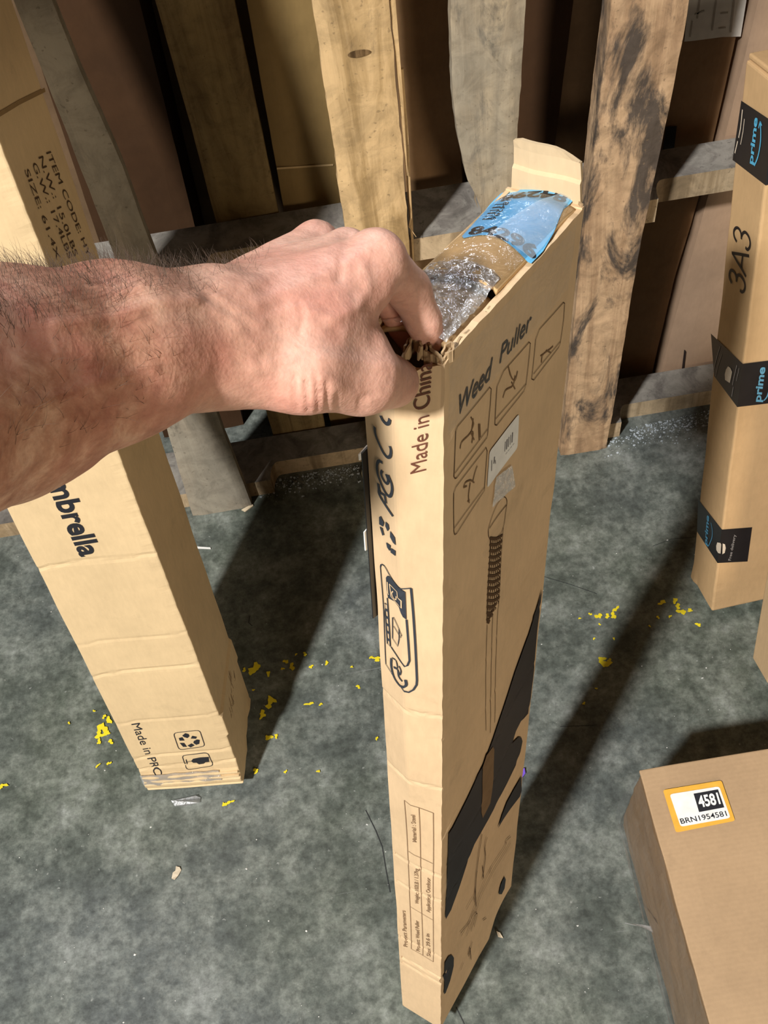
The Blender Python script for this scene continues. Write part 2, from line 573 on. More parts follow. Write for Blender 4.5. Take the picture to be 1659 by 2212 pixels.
upright('deck_board', [(335, 0), (410, 265), (480, 530), (592, 950)], [(505, 0), (560, 260), (610, 500), (708, 950)], 1.10, .019, W_BACK, pal, rag=.0008, seed=5)
# splinters on the tan board's right edge
def splinter(pts, y, w, mat, parent):
    P = [ypl(*p, y) for p in pts]; V, Fc = [], []
    for k, p in enumerate(P):
        ww = w * (1 - k / (len(P) - 1)) + .0003
        V += [p + [-ww, 0, 0], p + [ww, 0, 0], p + [ww, ww * 2, 0], p + [-ww, ww * 2, 0]]
    for k in range(len(P) - 1):
        for j in range(4):
            Fc.append((4 * k + j, 4 * k + (j + 1) % 4, 4 * k + 4 + (j + 1) % 4, 4 * k + 4 + j))
    Fc.append((0, 3, 2, 1)); Fc.append(tuple(4 * (len(P) - 1) + j for j in range(4)))
    return obj('splinter', V, Fc, mat, parent)
splinter([(848, 0), (866, 200), (876, 330), (880, 380)], YF + .004, .0026, W_TAN, b3)
splinter([(868, 150), (880, 300), (888, 470), (884, 490), (899, 512)], YF + .008, .0014, W_TAN, b3)
splinter([(876, 300), (889, 480), (893, 560), (893, 600)], YF + .012, .0022, W_TAN, b3)
splinter([(1030, 405), (1026, 430), (1032, 448)], YF + .006, .0012, W_GREY2, b4)
splinter([(1036, 415), (1040, 440), (1046, 452)], YF + .004, .0012, W_GREY2, b4)
# knots in the tan board
for (kx, ky, kr) in [(773, 116, .0085)]:
    c = ypl(kx, ky, YF - .0013); V = [c]; n = 18
    for k in range(n):
        t = 2 * math.pi * k / n
        V.append(c + np.array([kr * 1.25 * math.cos(t) * (1 + .3 * (math.cos(t) > 0)), -.0002, kr * .5 * math.sin(t)]))
    obj('knot', V, [(0, 1 + k, 1 + (k + 1) % n) for k in range(n)], wood('knot_wood', (.24, .15, .07), (.12, .07, .03), sc_=3), b3)


def stringer(z, name='stringer'):
    y0, y1 = YF + .0205, 1.097
    nd = .034; rc = .018
    xs = [(-.66, 0)]
    prof = [(-.66, y0)]
    for (a, b) in ((-.178, .07), (.402, .64)):
        prof += [(a, y0)]
        for t in np.linspace(0, 1, 6): prof.append((a + .004 + rc * (1 - math.cos(t * math.pi / 2)) * .8, y0 + nd * math.sin(t * math.pi / 2)))
        for t in np.linspace(0, 1, 6): prof.append((b - .004 - rc * .8 * (1 - math.cos((1 - t) * math.pi / 2)), y0 + nd * math.sin((1 - t) * math.pi / 2)))
        prof += [(b, y0)]
    prof += [(1.05, y0)]
    back = [(1.05, y1), (-.66, y1)]
    ring = prof + back; n = len(ring)
    V = [(x, y, z) for x, y in ring] + [(x, y, z + .038) for x, y in ring]
    top = tessellate_polygon([[Vector((x, y, 0)) for x, y in ring]])
    Fc = [tuple(t) for t in top] + [tuple(n + i for i in t) for t in top] + [(k, (k + 1) % n, n + (k + 1) % n, n + k) for k in range(n)]
    o = obj(name, V, Fc, W_STR, pal)
    o.data.materials.append(W_STRF)
    fix_normals(o)
    for p in o.data.polygons:
        if abs(p.normal.z) < .5: p.material_index = 1
    return o


stringer(0.0); stringer(.466); stringer(1.38)

# ------------------------------------------------------------------ cartons stored behind the pallet
C_DARK = cardboard('shade_brown_cardboard', (.055, .026, .011), .2)  # near-black tone: the shade behind the pallet is put into the colour
C_GOLD = cardboard('golden_cardboard', (.27, .18, .07), .15)
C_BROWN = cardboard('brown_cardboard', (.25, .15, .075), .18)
C_PINK = cardboard('rosy_cardboard', (.41, .28, .19), .12)


def carton_behind(label, left, right, y, thick, mat, ztop=1.40, cat='box', name='storage_carton'):
    o = upright('body', left, right, y, thick, mat, None, ztop, rag=.0005, seed=y * 9)
    c = empty(name, (0, y, 0))
    o.parent = c; o.matrix_parent_inverse = Matrix.Translation((0, -y, 0))
    me = o.data
    for v in me.vertices: v.co.y -= y
    o.matrix_parent_inverse = Matrix.Identity(4)
    tag(c, label, cat)
    return c


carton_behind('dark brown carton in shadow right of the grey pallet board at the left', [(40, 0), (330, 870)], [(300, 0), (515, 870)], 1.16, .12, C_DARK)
g2 = carton_behind('golden brown carton behind the pallet, left of the tan splintered board', [(532, 0), (620, 490), (722, 950)], [(715, 0), (795, 500), (895, 950)], 1.115, .12, C_GOLD)
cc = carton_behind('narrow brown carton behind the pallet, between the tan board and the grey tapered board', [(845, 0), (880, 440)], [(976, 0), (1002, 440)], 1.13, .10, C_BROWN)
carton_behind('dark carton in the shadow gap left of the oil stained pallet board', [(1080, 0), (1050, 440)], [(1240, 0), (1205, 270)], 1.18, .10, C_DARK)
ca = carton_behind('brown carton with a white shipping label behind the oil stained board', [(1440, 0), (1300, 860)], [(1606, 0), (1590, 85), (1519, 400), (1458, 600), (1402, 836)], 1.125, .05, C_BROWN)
cb = carton_behind('plain rosy brown carton with a torn slit, behind the prime taped carton', [(1640, 0), (1566, 300), (1482, 600), (1416, 849)], [(1900, 0), (1700, 800)], 1.105, .10, C_PINK)


def behind_poly(name, pts, y, off, mat, parent):
    P = [ypl(*p, y - off) for p in pts]
    P = [(p[0], p[1] - parent.location[1], p[2]) for p in P]
    t = tessellate_polygon([[Vector(p) for p in P]])
    return obj(name, P, t, mat, parent)


bk = empty('dark_backing', (-.75, 1.295, 0))  # added backing block that turns the gaps between the cartons dark
tag(bk, 'wide dark backing block added behind the pallet and cartons to darken the gaps', 'box')
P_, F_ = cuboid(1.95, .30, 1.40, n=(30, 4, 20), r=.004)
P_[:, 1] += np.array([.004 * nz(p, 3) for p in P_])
fix_normals(obj('body', P_, F_, cardboard('dark_backing_board', (.16, .10, .055), .25), bk))
lab = behind_poly('shipping_label', [(1494, -60), (1478, 90), (1500, 88), (1560, 80), (1600, 79), (1622, -60)], 1.125, .002, plain('dim_white_label', (.62, .60, .56), .6), ca)
for k in range(7):
    x = 1508 + k * 15
    behind_poly('label_line', [(x, 10), (x + (2 if k % 2 else 5), 10), (x - 6 + (2 if k % 2 else 5), 76), (x - 6, 76)], 1.125, .0026, plain('grey_print', (.38, .35, .31), .7), lab) if False else None
P_ = []
bars = behind_poly('label_print', [(1512, -20), (1516, -20), (1508, 40), (1504, 40)], 1.125, .0027, plain('grey_print', (.36, .33, .29), .7), ca)
bm = bmesh.new(); bm.from_mesh(bars.data)
for q in [[(1545, 0), (1549, 0), (1540, 66), (1536, 66)], [(1584, 0), (1588, 0), (1580, 70), (1576, 70)], [(1500, 30), (1522, 22), (1522, 25), (1500, 33)],
          [(1556, 28), (1573, 26), (1573, 29), (1556, 31)], [(1552, 60), (1568, 58), (1568, 61), (1552, 63)], [(1494, 45), (1497, 45), (1492, 80), (1489, 80)]]:
    vs = []
    for p in q:
        w_ = ypl(*p, 1.125 - .0027); vs.append(bm.verts.new((w_[0], w_[1] - 1.125, w_[2])))
    bm.faces.new(vs)
bm.to_mesh(bars.data); bm.free()
behind_poly('printed_mark', [(1439, 274), (1462, 272), (1455, 332), (1430, 336)], 1.125, .002, INK, ca)
behind_poly('tear', [(1478, 755), (1482, 760), (1478, 795), (1484, 825), (1480, 845), (1476, 845), (1478, 822), (1473, 796)], 1.105, .002, plain('slit_dark', (.02, .01, .008), .9), cb)
behind_poly('crease', [(598, 362), (720, 354), (720, 358), (598, 366)], 1.115, .0015, cardboard('crease_lit', (.60, .43, .22), .1), g2)


# ------------------------------------------------------------------ generic box faces
def carton(name, fr, dims, mat, parent, n=(8, 8, 40), r=.003, disp=None, skip=()):
    P, Fc = cuboid(*dims, n=n, r=r, skip=skip)
    if disp is not None: P = disp(P)
    o = obj(name, P, Fc, mat, parent)
    bm = bmesh.new(); bm.from_mesh(o.data)
    bmesh.ops.remove_doubles(bm, verts=bm.verts, dist=1e-6)
    bmesh.ops.recalc_face_normals(bm, faces=bm.faces)
    bm.to_mesh(o.data); bm.free()
    return o


def rrect(cn, f=.16):
    out = []
    n = len(cn); cn = [np.array(c, float) for c in cn]
    for k in range(n):
        a, b, c = cn[k - 1], cn[k], cn[(k + 1) % n]
        for t in (0, .33, .67, 1):
            p = b + (a - b) * f * (1 - t) ** 2 + (c - b) * f * t ** 2
            out.append((p[0], p[1]))
    return out


# ------------------------------------------------------------------ umbrella carton at the left
def rotv(v):
    v = np.array(v, float); t = np.linalg.norm(v); k = v / t
    K = np.array([[0, -k[2], k[1]], [k[2], 0, -k[0]], [-k[1], k[0], 0]])
    return np.eye(3) + math.sin(t) * K + (1 - math.cos(t)) * K @ K


UR = rotv((-0.24133191, -0.01158116, -0.10298372))
UT = np.array([-0.25284251, 0.52001099, 0.03459063])
UW, UD, UH = .13844, .1315, 1.34
uf = Frame(UT - UR[:, 0] * UW, UR)


def udisp(P):
    P = np.array(P, float).copy()
    for p in P:
        x, y, z = p
        amp = .0009
        fx = 1 if x < .004 else (-1 if x > UW - .004 else 0)
        # creases across the front
        if y < .02:
            for zc, dep in ((.142, .0010), (.245, .0014), (.44, .0014), (.062, .0016), (.035, .0022), (.305, .0008)):
                p[1] += dep * math.exp(-((z - zc - .012 * (x / UW) - .003 * math.sin(x * 40)) / .0022) ** 2)
        p[1] += amp * nz((x, z, 0), 14, 1) * (1 - y / UD)
        p[0] += amp * nz((y, z, 3), 14, 5)
        if z < .03:   # crushed, ribbed foot
            k = (.03 - z) / .03
            p[1] += (.0035 * math.sin(z * 520) * (1 if y < UD * .3 else .3)) * k - .004 * k * (1 if y < .02 else 0)
            p[0] += .003 * k * nz((x, y, z), 60)
            p[2] -= .012 * k * (1 if y < .05 else 0)
        if z > .10 and z < .14 and x > UW - .006: p[0] += .003
        if x > UW - .003 and y < .003: p[0] -= .001 * abs(nz((z, 0, 0), 60)); p[1] += .001 * abs(nz((z, 1, 0), 60))
    return P


C_UMB = cardboard('kraft_carton', (.66, .50, .295), .10, None, .25)
ub = empty('umbrella_carton', uf.O, UR)
tag(ub, 'tall narrow kraft carton printed umbrella, leaning at the left behind the forearm', 'box')
carton('body', uf, (UW, UD, UH), C_UMB, ub, n=(10, 8, 320), r=.0022, disp=udisp)
ink = Ink(uf, 1, 0.0, -1, udisp, .0006)
ink.text('Umbrella', (82, 996), (176, 1203), (52, -9), bold=.03)
ink.build('umbrella_lettering', INK, ub)
ink = Ink(uf, 1, 0.0, -1, udisp, .0006)
ink.text('Made in PRC', (283, 1564), (334, 1672), (19, -3))
sq1 = [(374, 1582), (431, 1576), (443, 1611), (387, 1619)]
sq2 = [(393, 1631), (449, 1625), (461, 1653), (404, 1662)]
ink.build('origin_lettering', INK, ub)
ink = Ink(uf, 1, 0.0, -1, udisp, .0006)
ink.line(rrect(sq2), .0011, True)
ink2 = ink; ink = Ink(uf, 1, 0.0, -1, udisp, .0006)
ink.line(rrect(sq1), .0011, True)
for q in ([(680, 890), (710, 865), (745, 875), (755, 895), (735, 915), (700, 905)], [(782, 892), (830, 902), (822, 922), (768, 920)], [(830, 930), (860, 935), (855, 975), (825, 985), (795, 965), (800, 945)],
          [(735, 992), (775, 970), (808, 990), (768, 1012)], [(655, 965), (700, 965), (730, 1005), (690, 1005)], [(645, 915), (680, 905), (705, 940), (655, 942)]):
    ink.poly([(250 + a / 4.74, 1400 + b / 4.74) for a, b in q])
ink.build('recycling_mark', INK, ub); ink = ink2
ink.poly([(430, 1651), (418, 1647), (413, 1643), (417, 1638), (432, 1635), (451, 1634), (452, 1646), (440, 1650)])
ink.line([(415, 1643), (404, 1644)], .0008); ink.poly([(403, 1639), (406, 1651), (404, 1652), (401, 1640)])
ink.build('fragile_mark', INK, ub)
ink = Ink(uf, 0, UW, 1, udisp, .0006)
for t, a, b in [('ITEM CODE: HY', (99, 330), (187, 556)), ('N.W.: 15.0LBS', (83, 340), (158, 556)), ('G.W.: 17.4LBS', (69, 354), (146, 560)), ('SIZE: 61.4X', (52, 368), (121, 563))]:
    ink.text(t, a, b, (10, -3.6))
ink.build('weight_printing', plain('dark_brown_ink', (.055, .028, .012), .7), ub)
ink = Ink(uf, 0, UW, 1, udisp, .0005)
for k in range(26):
    a = np.array([487 + rng.rand() * 16, 1440 + rng.rand() * 105])
    ink.line([a, a + [2 + rng.rand() * 4, 8 + rng.rand() * 14]], .0012)
ink.build('faint_side_printing', plain('faint_ink', (.26, .17, .09), .8), ub)
# clear tape around the foot
ti = Ink(uf, 1, 0.0, -1, None, .0022)
N = 24
for a in range(N):
    for b in range(6):
        x0, x1 = UW * (a / N) * .8, UW * ((a + 1) / N) * .8
        z0, z1 = .001 + .026 * b / 6, .001 + .026 * (b + 1) / 6
        ti.poly([(x0, -.001, z0), (x1, -.001, z0), (x1, -.001, z1), (x0, -.001, z1)], False)
tp = ti.build('clear_tape', FILM2, ub)
for v in tp.data.vertices:
    v.co.y += .002 * nz(v.co, 70)
# layered edges at the foot
for k, z in enumerate((.008, .018)):
    P, Fc = cuboid(UW - .004, .004, .0035, n=(30, 2, 2), r=.0008)
    P = np.array([p + [.002, -.0045 + .002 * nz(p, 60, k), z + .0015 * nz(p, 25, k)] for p in P])
    obj('folded_flap', P, Fc, C_UMB, ub)
# tape seam high on the box
ink = Ink(uf, 0, UW, 1, udisp, .0007)
ink.line([(96, 194), (40, 222), (0, 246), (-40, 268)], .0035)
ink.build('seam', plain('brown_seam', (.28, .18, .08), .8), ub)

# ------------------------------------------------------------------ weed puller carton, held by the hand
A0 = np.array([0.04528952, 0.37180228, 1.01662989])
e1 = np.array([0.61771632, 0.75827275, -0.2084442]); e2 = np.array([-0.78244708, 0.61917338, -0.06633926])
up = np.cross(e1, e2)
WW, WD, WH = .1799, .0535, 1.0
wf = Frame(A0 - up * WH, np.stack([e1, e2, up], 1))


def ss(a, b, x):
    t = min(1, max(0, (x - a) / (b - a))); return t * t * (3 - 2 * t)


def wdisp(P):
    P = np.array(P, float).copy()
    for p in P:
        x, y, z = p
        near = max(0.0, 1 - x / .012)
        if near > 0:
            v = min(1, max(0, y / WD))
            ridge = max(0.0, 1 - abs(v - .53) / (.50))
            p[0] -= .0085 * ridge * ss(.28, .62, z) * near
            p[0] -= .0012 * math.sin(z * 23) * near * math.sin(math.pi * v)
            for zc, sl, dep in ((.555, .02, .0012), (.395, .2, .0012), (.34, .5, .0011), (.205, .35, .0012), (.15, .3, .0022), (.135, .2, .0018), (.66, .05, .001)):
                p[0] += dep * near * math.exp(-((z - zc + sl * (y - WD / 2) * .4) / .0022) ** 2)
            if y < .004:
                p[1] += .0022 * (math.exp(-((z - .145) / .006) ** 2)) + .0009 * abs(nz((z, 0, 0), 45))
        if y < .012:   # wide front face: slow waves and diagonal creases
            k = 1 - y / .012
            edge = math.sin(math.pi * min(1, max(0, x / WW)))
            p[1] += k * (.0016 * edge * math.sin(z * 9 + 1) + .0006 * nz((x, z, 0), 25, 3))
            for zc in (.66, .585, .50, .43, .36):
                p[1] += k * .0006 * math.exp(-((z - zc - .35 * (x - .09) - .004 * math.sin(x * 60)) / .002) ** 2)
            if z < .05 and x > WW * .7: p[1] += k * .012 * (.05 - z) / .05 * (x / WW - .7) / .3
        if x > WW - .012: p[0] += .0010 * nz((y, z, 2), 20, 8) - (.0016 * math.exp(-((z - .72) / .03) ** 2))
        if y > WD - .008: p[1] += .0008 * nz((x, z, 5), 16, 4)
    return P


C_WEED = cardboard('worn_kraft_carton', (.68, .495, .305), .10, None, .3)
wb = empty('weed_puller_carton', wf.O, wf.R)
tag(wb, 'long flat kraft carton printed weed puller, gripped at its torn top by the hand', 'box')


def wall_panel(name, axis, val, inward, urange, vrange, nu, nv, thick, topfn=None, mat=C_WEED, parent=wb):
    """one wall of the carton: outer skin, inner skin, rim"""
    i, j = (1, 2) if axis == 0 else (0, 2)
    us = np.linspace(*urange, nu); vs = list(np.linspace(vrange[0], vrange[1], nv))
    O, I = [], []
    for v_ in vs:
        for u in us:
            zt = topfn(u) if topfn else vrange[1]
            z = vrange[0] + (v_ - vrange[0]) / (vrange[1] - vrange[0]) * (zt - vrange[0])
            p = [0, 0, z]; p[axis] = val; p[i] = u; O.append(p)
            q = list(p); q[axis] = val + inward * thick; I.append(q)
    O = wdisp(O); I2 = O.copy(); I2[:, axis] += inward * thick
    V = list(O) + list(I2); S = len(O); Fc = []
    for r in range(nv - 1):
        for c in range(nu - 1):
            a = r * nu + c
            Fc += [(a, a + 1, a + nu + 1, a + nu), (S + a, S + a + nu, S + a + nu + 1, S + a + 1)]
    for c in range(nu - 1):
        a = (nv - 1) * nu + c; Fc.append((a, a + 1, S + a + 1, S + a)); a = c; Fc.append((a, S + a, S + a + 1, a + 1))
    for r in range(nv - 1):
        a = r * nu; Fc.append((a, a + nu, S + a + nu, S + a)); a = r * nu + nu - 1; Fc.append((a, S + a, S + a + nu, a + nu))
    return V, Fc


def join(parts):
    V, Fc = [], []
    for v, f in parts:
        b = len(V); V += [np.array(p) for p in v]; Fc += [tuple(b + i for i in q) for q in f]
    return V, Fc


tf_front = lambda u: WH - .001 + .0012 * nz((u, 0, 0), 90) - .004 * math.exp(-(u / .008) ** 2)
tf_near = lambda u: WH - .006 + .003 * nz((u, 1, 0), 160) - .005 * math.exp(-((u - .018) / .01) ** 2)
tf_back = lambda u: WH - .001 + .0008 * nz((u, 4, 0), 60)
parts = [wall_panel('', 1, 0.0, 1, (0, WW), (0, WH), 44, 300, .0045, tf_front),
         wall_panel('', 1, WD, -1, (0, WW), (0, WH), 20, 60, .003, tf_back),
         wall_panel('', 0, 0.0, 1, (0, WD), (0, WH), 26, 320, .003, tf_near),
         wall_panel('', 0, WW, -1, (0, WD), (0, WH), 10, 80, .003, None)]
fl_ = cuboid(WW - .002, WD - .002, .004, n=(4, 4, 2), r=0)
parts.append((wdisp(fl_[0] + np.array([.001, .001, .001])), fl_[1]))
V, Fc = join(parts)
body = fix_normals(obj('body', V, Fc, C_WEED, wb))

# far end flap standing up
def px_panel(name, fr, axis, val, pts, thick, mat, parent, sub=1):
    P = [fr.hit(x, y, axis, val) for x, y in pts]
    Q = [p.copy() for p in P]
    for q in Q: q[axis] += thick
    n = len(P)
    t = tessellate_polygon([[Vector(p) for p in P]])
    Fc = [tuple(a) for a in t] + [tuple(n + i for i in a)[::-1] for a in t] + [(k, (k + 1) % n, n + (k + 1) % n, n + k) for k in range(n)]
    return fix_normals(obj(name, P + Q, Fc, mat, parent))


C_INNER = cardboard('pale_inner_board', (.60, .46, .29), .08)
z_f = lambda u, v: (WW - .001 + v * .0, u, WH + v)
V, Fc = [], []
prof = [(0, .0), (.010, -.0012), (.012, .0012), (.026, .0002), (.028, .0022), (.040, .0006), (.047, -.001)]
for side in (0, 1):
    for h, off in prof:
        for k in range(9):
            t = k / 8
            y = .0015 + t * (WD - .003)
            hh = h if h < .046 else h - .006 * (1 - min(1, t / .45)) ** 1.4 - .002 * (t > .9)
            shrink = .0022 * h / .047
            y = .0015 + shrink * 2 + t * (WD - .003 - shrink * 2.4)
            V.append((WW - .001 + off + side * .0028 + .001 * math.sin(t * 7), y, WH - .012 + hh))
n1 = 9; S = len(prof) * n1
for r in range(len(prof) - 1):
    for c in range(8):
        a = r * n1 + c
        Fc += [(a, a + 1, a + n1 + 1, a + n1), (S + a, S + a + n1, S + a + n1 + 1, S + a + 1)]
for c in range(8):
    a = (len(prof) - 1) * n1 + c; Fc.append((a, a + 1, S + a + 1, S + a))
    Fc.append((c, S + c, S + c + 1, c + 1))
for r in range(len(prof) - 1):
    a = r * n1; Fc.append((a, a + n1, S + a + n1, S + a)); a += 8; Fc.append((a, S + a, S + a + n1, a + n1))
fix_normals(obj('end_flap', V, Fc, C_INNER, wb))


# top closure: bulging flap
def top_h(x, y):
    v = min(1, max(0, y / WD)); t = min(1, max(0, (x / WW - .33) / .67))
    return -.004 + .0125 * math.sin(math.pi * (.12 + .88 * v) * .93) * (1 - .25 * t) - .002 * ss(.8, 1, t)


def top_sheet(x0, x1, y0, y1, nx, ny, thick, off=0.0, jag=None):
    V, Fc = [], []
    for side in (0, 1):
        for i in range(nx + 1):
            for j in range(ny + 1):
                x = x0 + (x1 - x0) * i / nx; y = y0 + (y1 - y0) * j / ny
                if jag: x += jag(i, j, nx)
                V.append((x, y, WH + top_h(x, y) + off - side * thick + .0003 * nz((x, y, 0), 80)))
    n1 = ny + 1; S = (nx + 1) * n1
    for i in range(nx):
        for j in range(ny):
            a = i * n1 + j
            Fc += [(a, a + n1, a + n1 + 1, a + 1), (S + a, S + a + 1, S + a + n1 + 1, S + a + n1)]
    for i in range(nx):
        a = i * n1; Fc.append((a, S + a, S + a + n1, a + n1)); a += ny; Fc.append((a, a + n1, S + a + n1, S + a))
    for j in range(ny):
        Fc.append((j, j + 1, S + j + 1, S + j)); a = nx * n1 + j; Fc.append((a, S + a, S + a + 1, a + 1))
    return V, Fc


C_TOP = cardboard('taped_top_board', (.60, .40, .20), .12)
V, Fc = top_sheet(.066, WW - .004, .0035, WD + .001, 40, 16, .003, 0, lambda i, j, n: (.004 * nz((j, 0, 0), .6) + .006 * (j / 16) * 0 if i == 0 else 0))
topflap = fix_normals(obj('top_flap', V, Fc, C_TOP, wb, True))
V, Fc = top_sheet(.014, .066, .005, WD - .002, 16, 12, .003, -.008)
under = fix_normals(obj('inner_flap', V, Fc, C_TOP, wb, True))
# clear crinkled tape over the near end
V, Fc = [], []
nx, ny = 60, 40
for i in range(nx + 1):
    for j in range(ny + 1):
        x = .012 + .066 * i / nx; y = .006 + (WD - .006) * j / ny
        V.append((x, y, WH + top_h(max(x, .06), y) - .004 + .003 * ss(.05, .07, x) + .003 * (.5 - abs(nz((x, y, 0), 120))) + .0018 * (.5 - abs(nz((x, y, 0), 260, 3)))))
Fc = [(i * (ny + 1) + j, (i + 1) * (ny + 1) + j, (i + 1) * (ny + 1) + j + 1, i * (ny + 1) + j + 1) for i in range(nx) for j in range(ny)]
obj('crinkled_tape', V, Fc, FILM2, wb)
V, Fc = [], []
for i in range(nx + 1):
    for j in range(ny + 1):
        x = .066 + .108 * i / nx; y = .004 + (WD - .004) * j / ny
        V.append((x, y, WH + top_h(x, y) + .0010 + .0018 * max(0, .28 - abs(nz((x, y * .5, 0), 60))) * (1 if x < .11 else .4)))
Fc = [(i * (ny + 1) + j, (i + 1) * (ny + 1) + j, (i + 1) * (ny + 1) + j + 1, i * (ny + 1) + j + 1) for i in range(nx) for j in range(ny)]
obj('clear_tape', V, Fc, FILM, wb, True)

# blue sticker on the top flap
def topink(off):
    def d(P):
        P = np.array(P, float).copy()
        for p in P: p[2] = WH + top_h(p[0], p[1])
        return P
    return Ink(wf, 2, WH + .006, 1, d, off)


def z4(x, y): return (900 + x / 4.366, 350 + y / 4.366)


def dense(ink, pts):
    ink.poly(pts, True, .004)


BLUE = plain('blue_sticker_paper', (.15, .52, .88), .35, .5)
ik = topink(.0006)
dense(ik, [z4(*p) for p in [(1170, 132), (1300, 170), (1440, 230), (1480, 250), (1485, 290), (1440, 345), (1390, 395), (1300, 600), (1200, 760), (1085, 880), (1050, 878), (940, 820), (740, 722), (600, 690), (445, 668), (428, 625), (600, 420), (800, 175), (830, 160)]])
sticker = ik.build('blue_sticker', BLUE, topflap)
ik = topink(.0009)
ik.text('84296', z4(478, 640), z4(1120, 850), (11, -20), bold=.04)
ik.text('84296', z4(1440, 262), z4(800, 232), (-7, 18), bold=.04)
ik.text('5184296', z4(885, 258), z4(690, 520), (11, 5), bold=0)
for k in range(6):
    a = np.array(z4(740 - k * 6, 330 + k * 8)) + np.array([-k * 4.0, k * 5.2])
    ik.line([a, a + [17, 6]], .0016 if k % 2 else .0009)
ik.build('sticker_printing', INK, topflap)
ik = topink(.0018)
dense(ik, [z4(*p) for p in [(700, 700), (880, 560), (1150, 380), (1420, 235), (1480, 262), (1390, 395), (1300, 600), (1200, 740), (1085, 860), (940, 810)]])
mf, nt, bs, N_ = newmat('milky_tape')
tr_ = N_('ShaderNodeBsdfTransparent'); mx_ = N_('ShaderNodeMixShader'); mx_.inputs[0].default_value = .30
bs.inputs['Base Color'].default_value = (.55, .68, .82, 1); bs.inputs['Roughness'].default_value = .3
bump(nt, bs, noise_n(nt, coords(nt), 90, 4), .6, .002)
nt.links.new(tr_.outputs[0], mx_.inputs[1]); nt.links.new(bs.outputs[0], mx_.inputs[2]); nt.links.new(mx_.outputs[0], nt.nodes['Material Output'].inputs[0])
ik.build('milky_tape', mf, topflap)

# crumpled torn board at the near corner
def ribbon(name, pts, hgt, thick, parent, mat=EDGE, seed=0, up3=(0, 0, 1)):
    P = [wf.local(campt(*p)) for p in pts]
    Q = []
    for a, b in zip(P[:-1], P[1:]):
        for t in np.linspace(0, 1, 6)[:-1]: Q.append(a + (b - a) * t)
    Q.append(P[-1])
    V, Fc = [], []
    n = len(Q)
    for k, q in enumerate(Q):
        t = Q[min(k + 1, n - 1)] - Q[max(k - 1, 0)]; t /= np.linalg.norm(t) + 1e-9
        s = np.cross(t, up3); s /= np.linalg.norm(s) + 1e-9
        w = .0014 * np.array([nz(q, 400, seed), nz(q, 400, seed + 5), nz(q, 300, seed + 9)])
        h = hgt * (.75 + .5 * nz(q, 220, seed))
        V += [q + w - s * thick / 2, q + w + s * thick / 2, q + w * .4 + s * thick / 2 - np.array(up3) * h, q + w * .4 - s * thick / 2 - np.array(up3) * h]
    for k in range(n - 1):
        for j in range(4): Fc.append((4 * k + j, 4 * k + (j + 1) % 4, 4 * k + 4 + (j + 1) % 4, 4 * k + 4 + j))
    Fc += [(0, 3, 2, 1), tuple(4 * (n - 1) + j for j in range(4))]
    return fix_normals(obj(name, V, Fc, mat, parent))


zc = .573
ribbon('torn_edge', [(868, 770, zc + .012), (880, 735, zc + .012), (897, 722, zc + .010), (915, 724, zc + .008), (925, 742, zc + .006), (918, 757, zc + .003), (935, 765, zc + .002), (948, 775, zc)], .016, .0012, wb, seed=1)
ribbon('torn_edge', [(874, 765, zc + .010), (893, 728, zc + .008), (907, 735, zc + .005), (912, 750, zc + .003), (902, 760, zc + .002)], .010, .0012, wb, seed=2)
ribbon('torn_edge', [(920, 722, zc + .008), (932, 727, zc + .008), (927, 742, zc + .004), (936, 752, zc + .001), (948, 768, zc - .001), (957, 778, zc - .001)], .012, .0012, wb, seed=3)
ribbon('torn_edge', [(955, 760, zc), (964, 742, zc), (974, 736, zc + .002), (981, 745, zc + .001), (978, 757, zc - .001), (964, 762, zc - .002)], .010, .0011, wb, seed=4)
ribbon('torn_edge', [(960, 770, zc - .002), (985, 742, zc + .006), (1010, 716, zc + .014), (1060, 660, zc + .03)], .003, .0012, wb, seed=5)
ribbon('torn_edge', [(1238, 402, .684), (1250, 412, .680), (1247, 430, .676), (1257, 440, .672)], .010, .0012, wb, seed=6)

# printing on the narrow near face
def z7(x, y): return (780 + x / 3.255, 880 + y / 3.255)
ik = Ink(wf, 0, 0.0, -1, wdisp, .0009)
S = .0042
ik.smooth([z7(*p) for p in [(124, 105), (130, 155), (165, 220), (205, 275), (238, 293), (262, 275), (266, 235), (255, 210)]], .0022)
ik.smooth([z7(*p) for p in [(175, 15), (195, 45), (225, 62), (248, 50), (255, 22)]], .0024)
ik.smooth([z7(*p) for p in [(192, 342), (160, 338), (142, 370), (146, 430), (180, 500), (222, 556), (256, 562), (274, 520), (270, 470), (240, 415)]], .0022)
ik.smooth([z7(*p) for p in [(188, 398), (178, 425), (200, 465), (228, 480), (240, 455), (222, 415)]], .0020)
ik.smooth([z7(*p) for p in [(150, 500), (156, 540), (160, 580), (215, 640), (278, 700)]], .0024)
ik.line([z7(160, 560), z7(215, 570)], .0020); ik.line([z7(205, 560), z7(218, 622)], .0020)
for q in [[(152, 740), (168, 728), (196, 768), (186, 800), (152, 792)], [(155, 806), (180, 812), (195, 858), (178, 866)], [(210, 756), (236, 770), (242, 800), (226, 822), (208, 790)],
          [(250, 812), (290, 850), (296, 904), (272, 890), (248, 856)], [(210, 906), (250, 918), (240, 962), (218, 940)], [(250, 936), (292, 946), (290, 984), (248, 968)]]:
    ik.poly([z7(*p) for p in q])
ik.smooth([z7(*p) for p in [(152, 1100), (162, 1080), (190, 1086), (225, 1130), (262, 1172), (318, 1214), (386, 1226)]], .0010)
ik.line([z7(*p) for p in [(386, 1226), (396, 1400), (408, 1640), (420, 1880), (418, 1912), (400, 1940), (372, 1950), (345, 1936)]], .0016)
ik.line([z7(*p) for p in [(345, 1936), (260, 1860), (190, 1785), (170, 1440), (152, 1100)]], .0008)
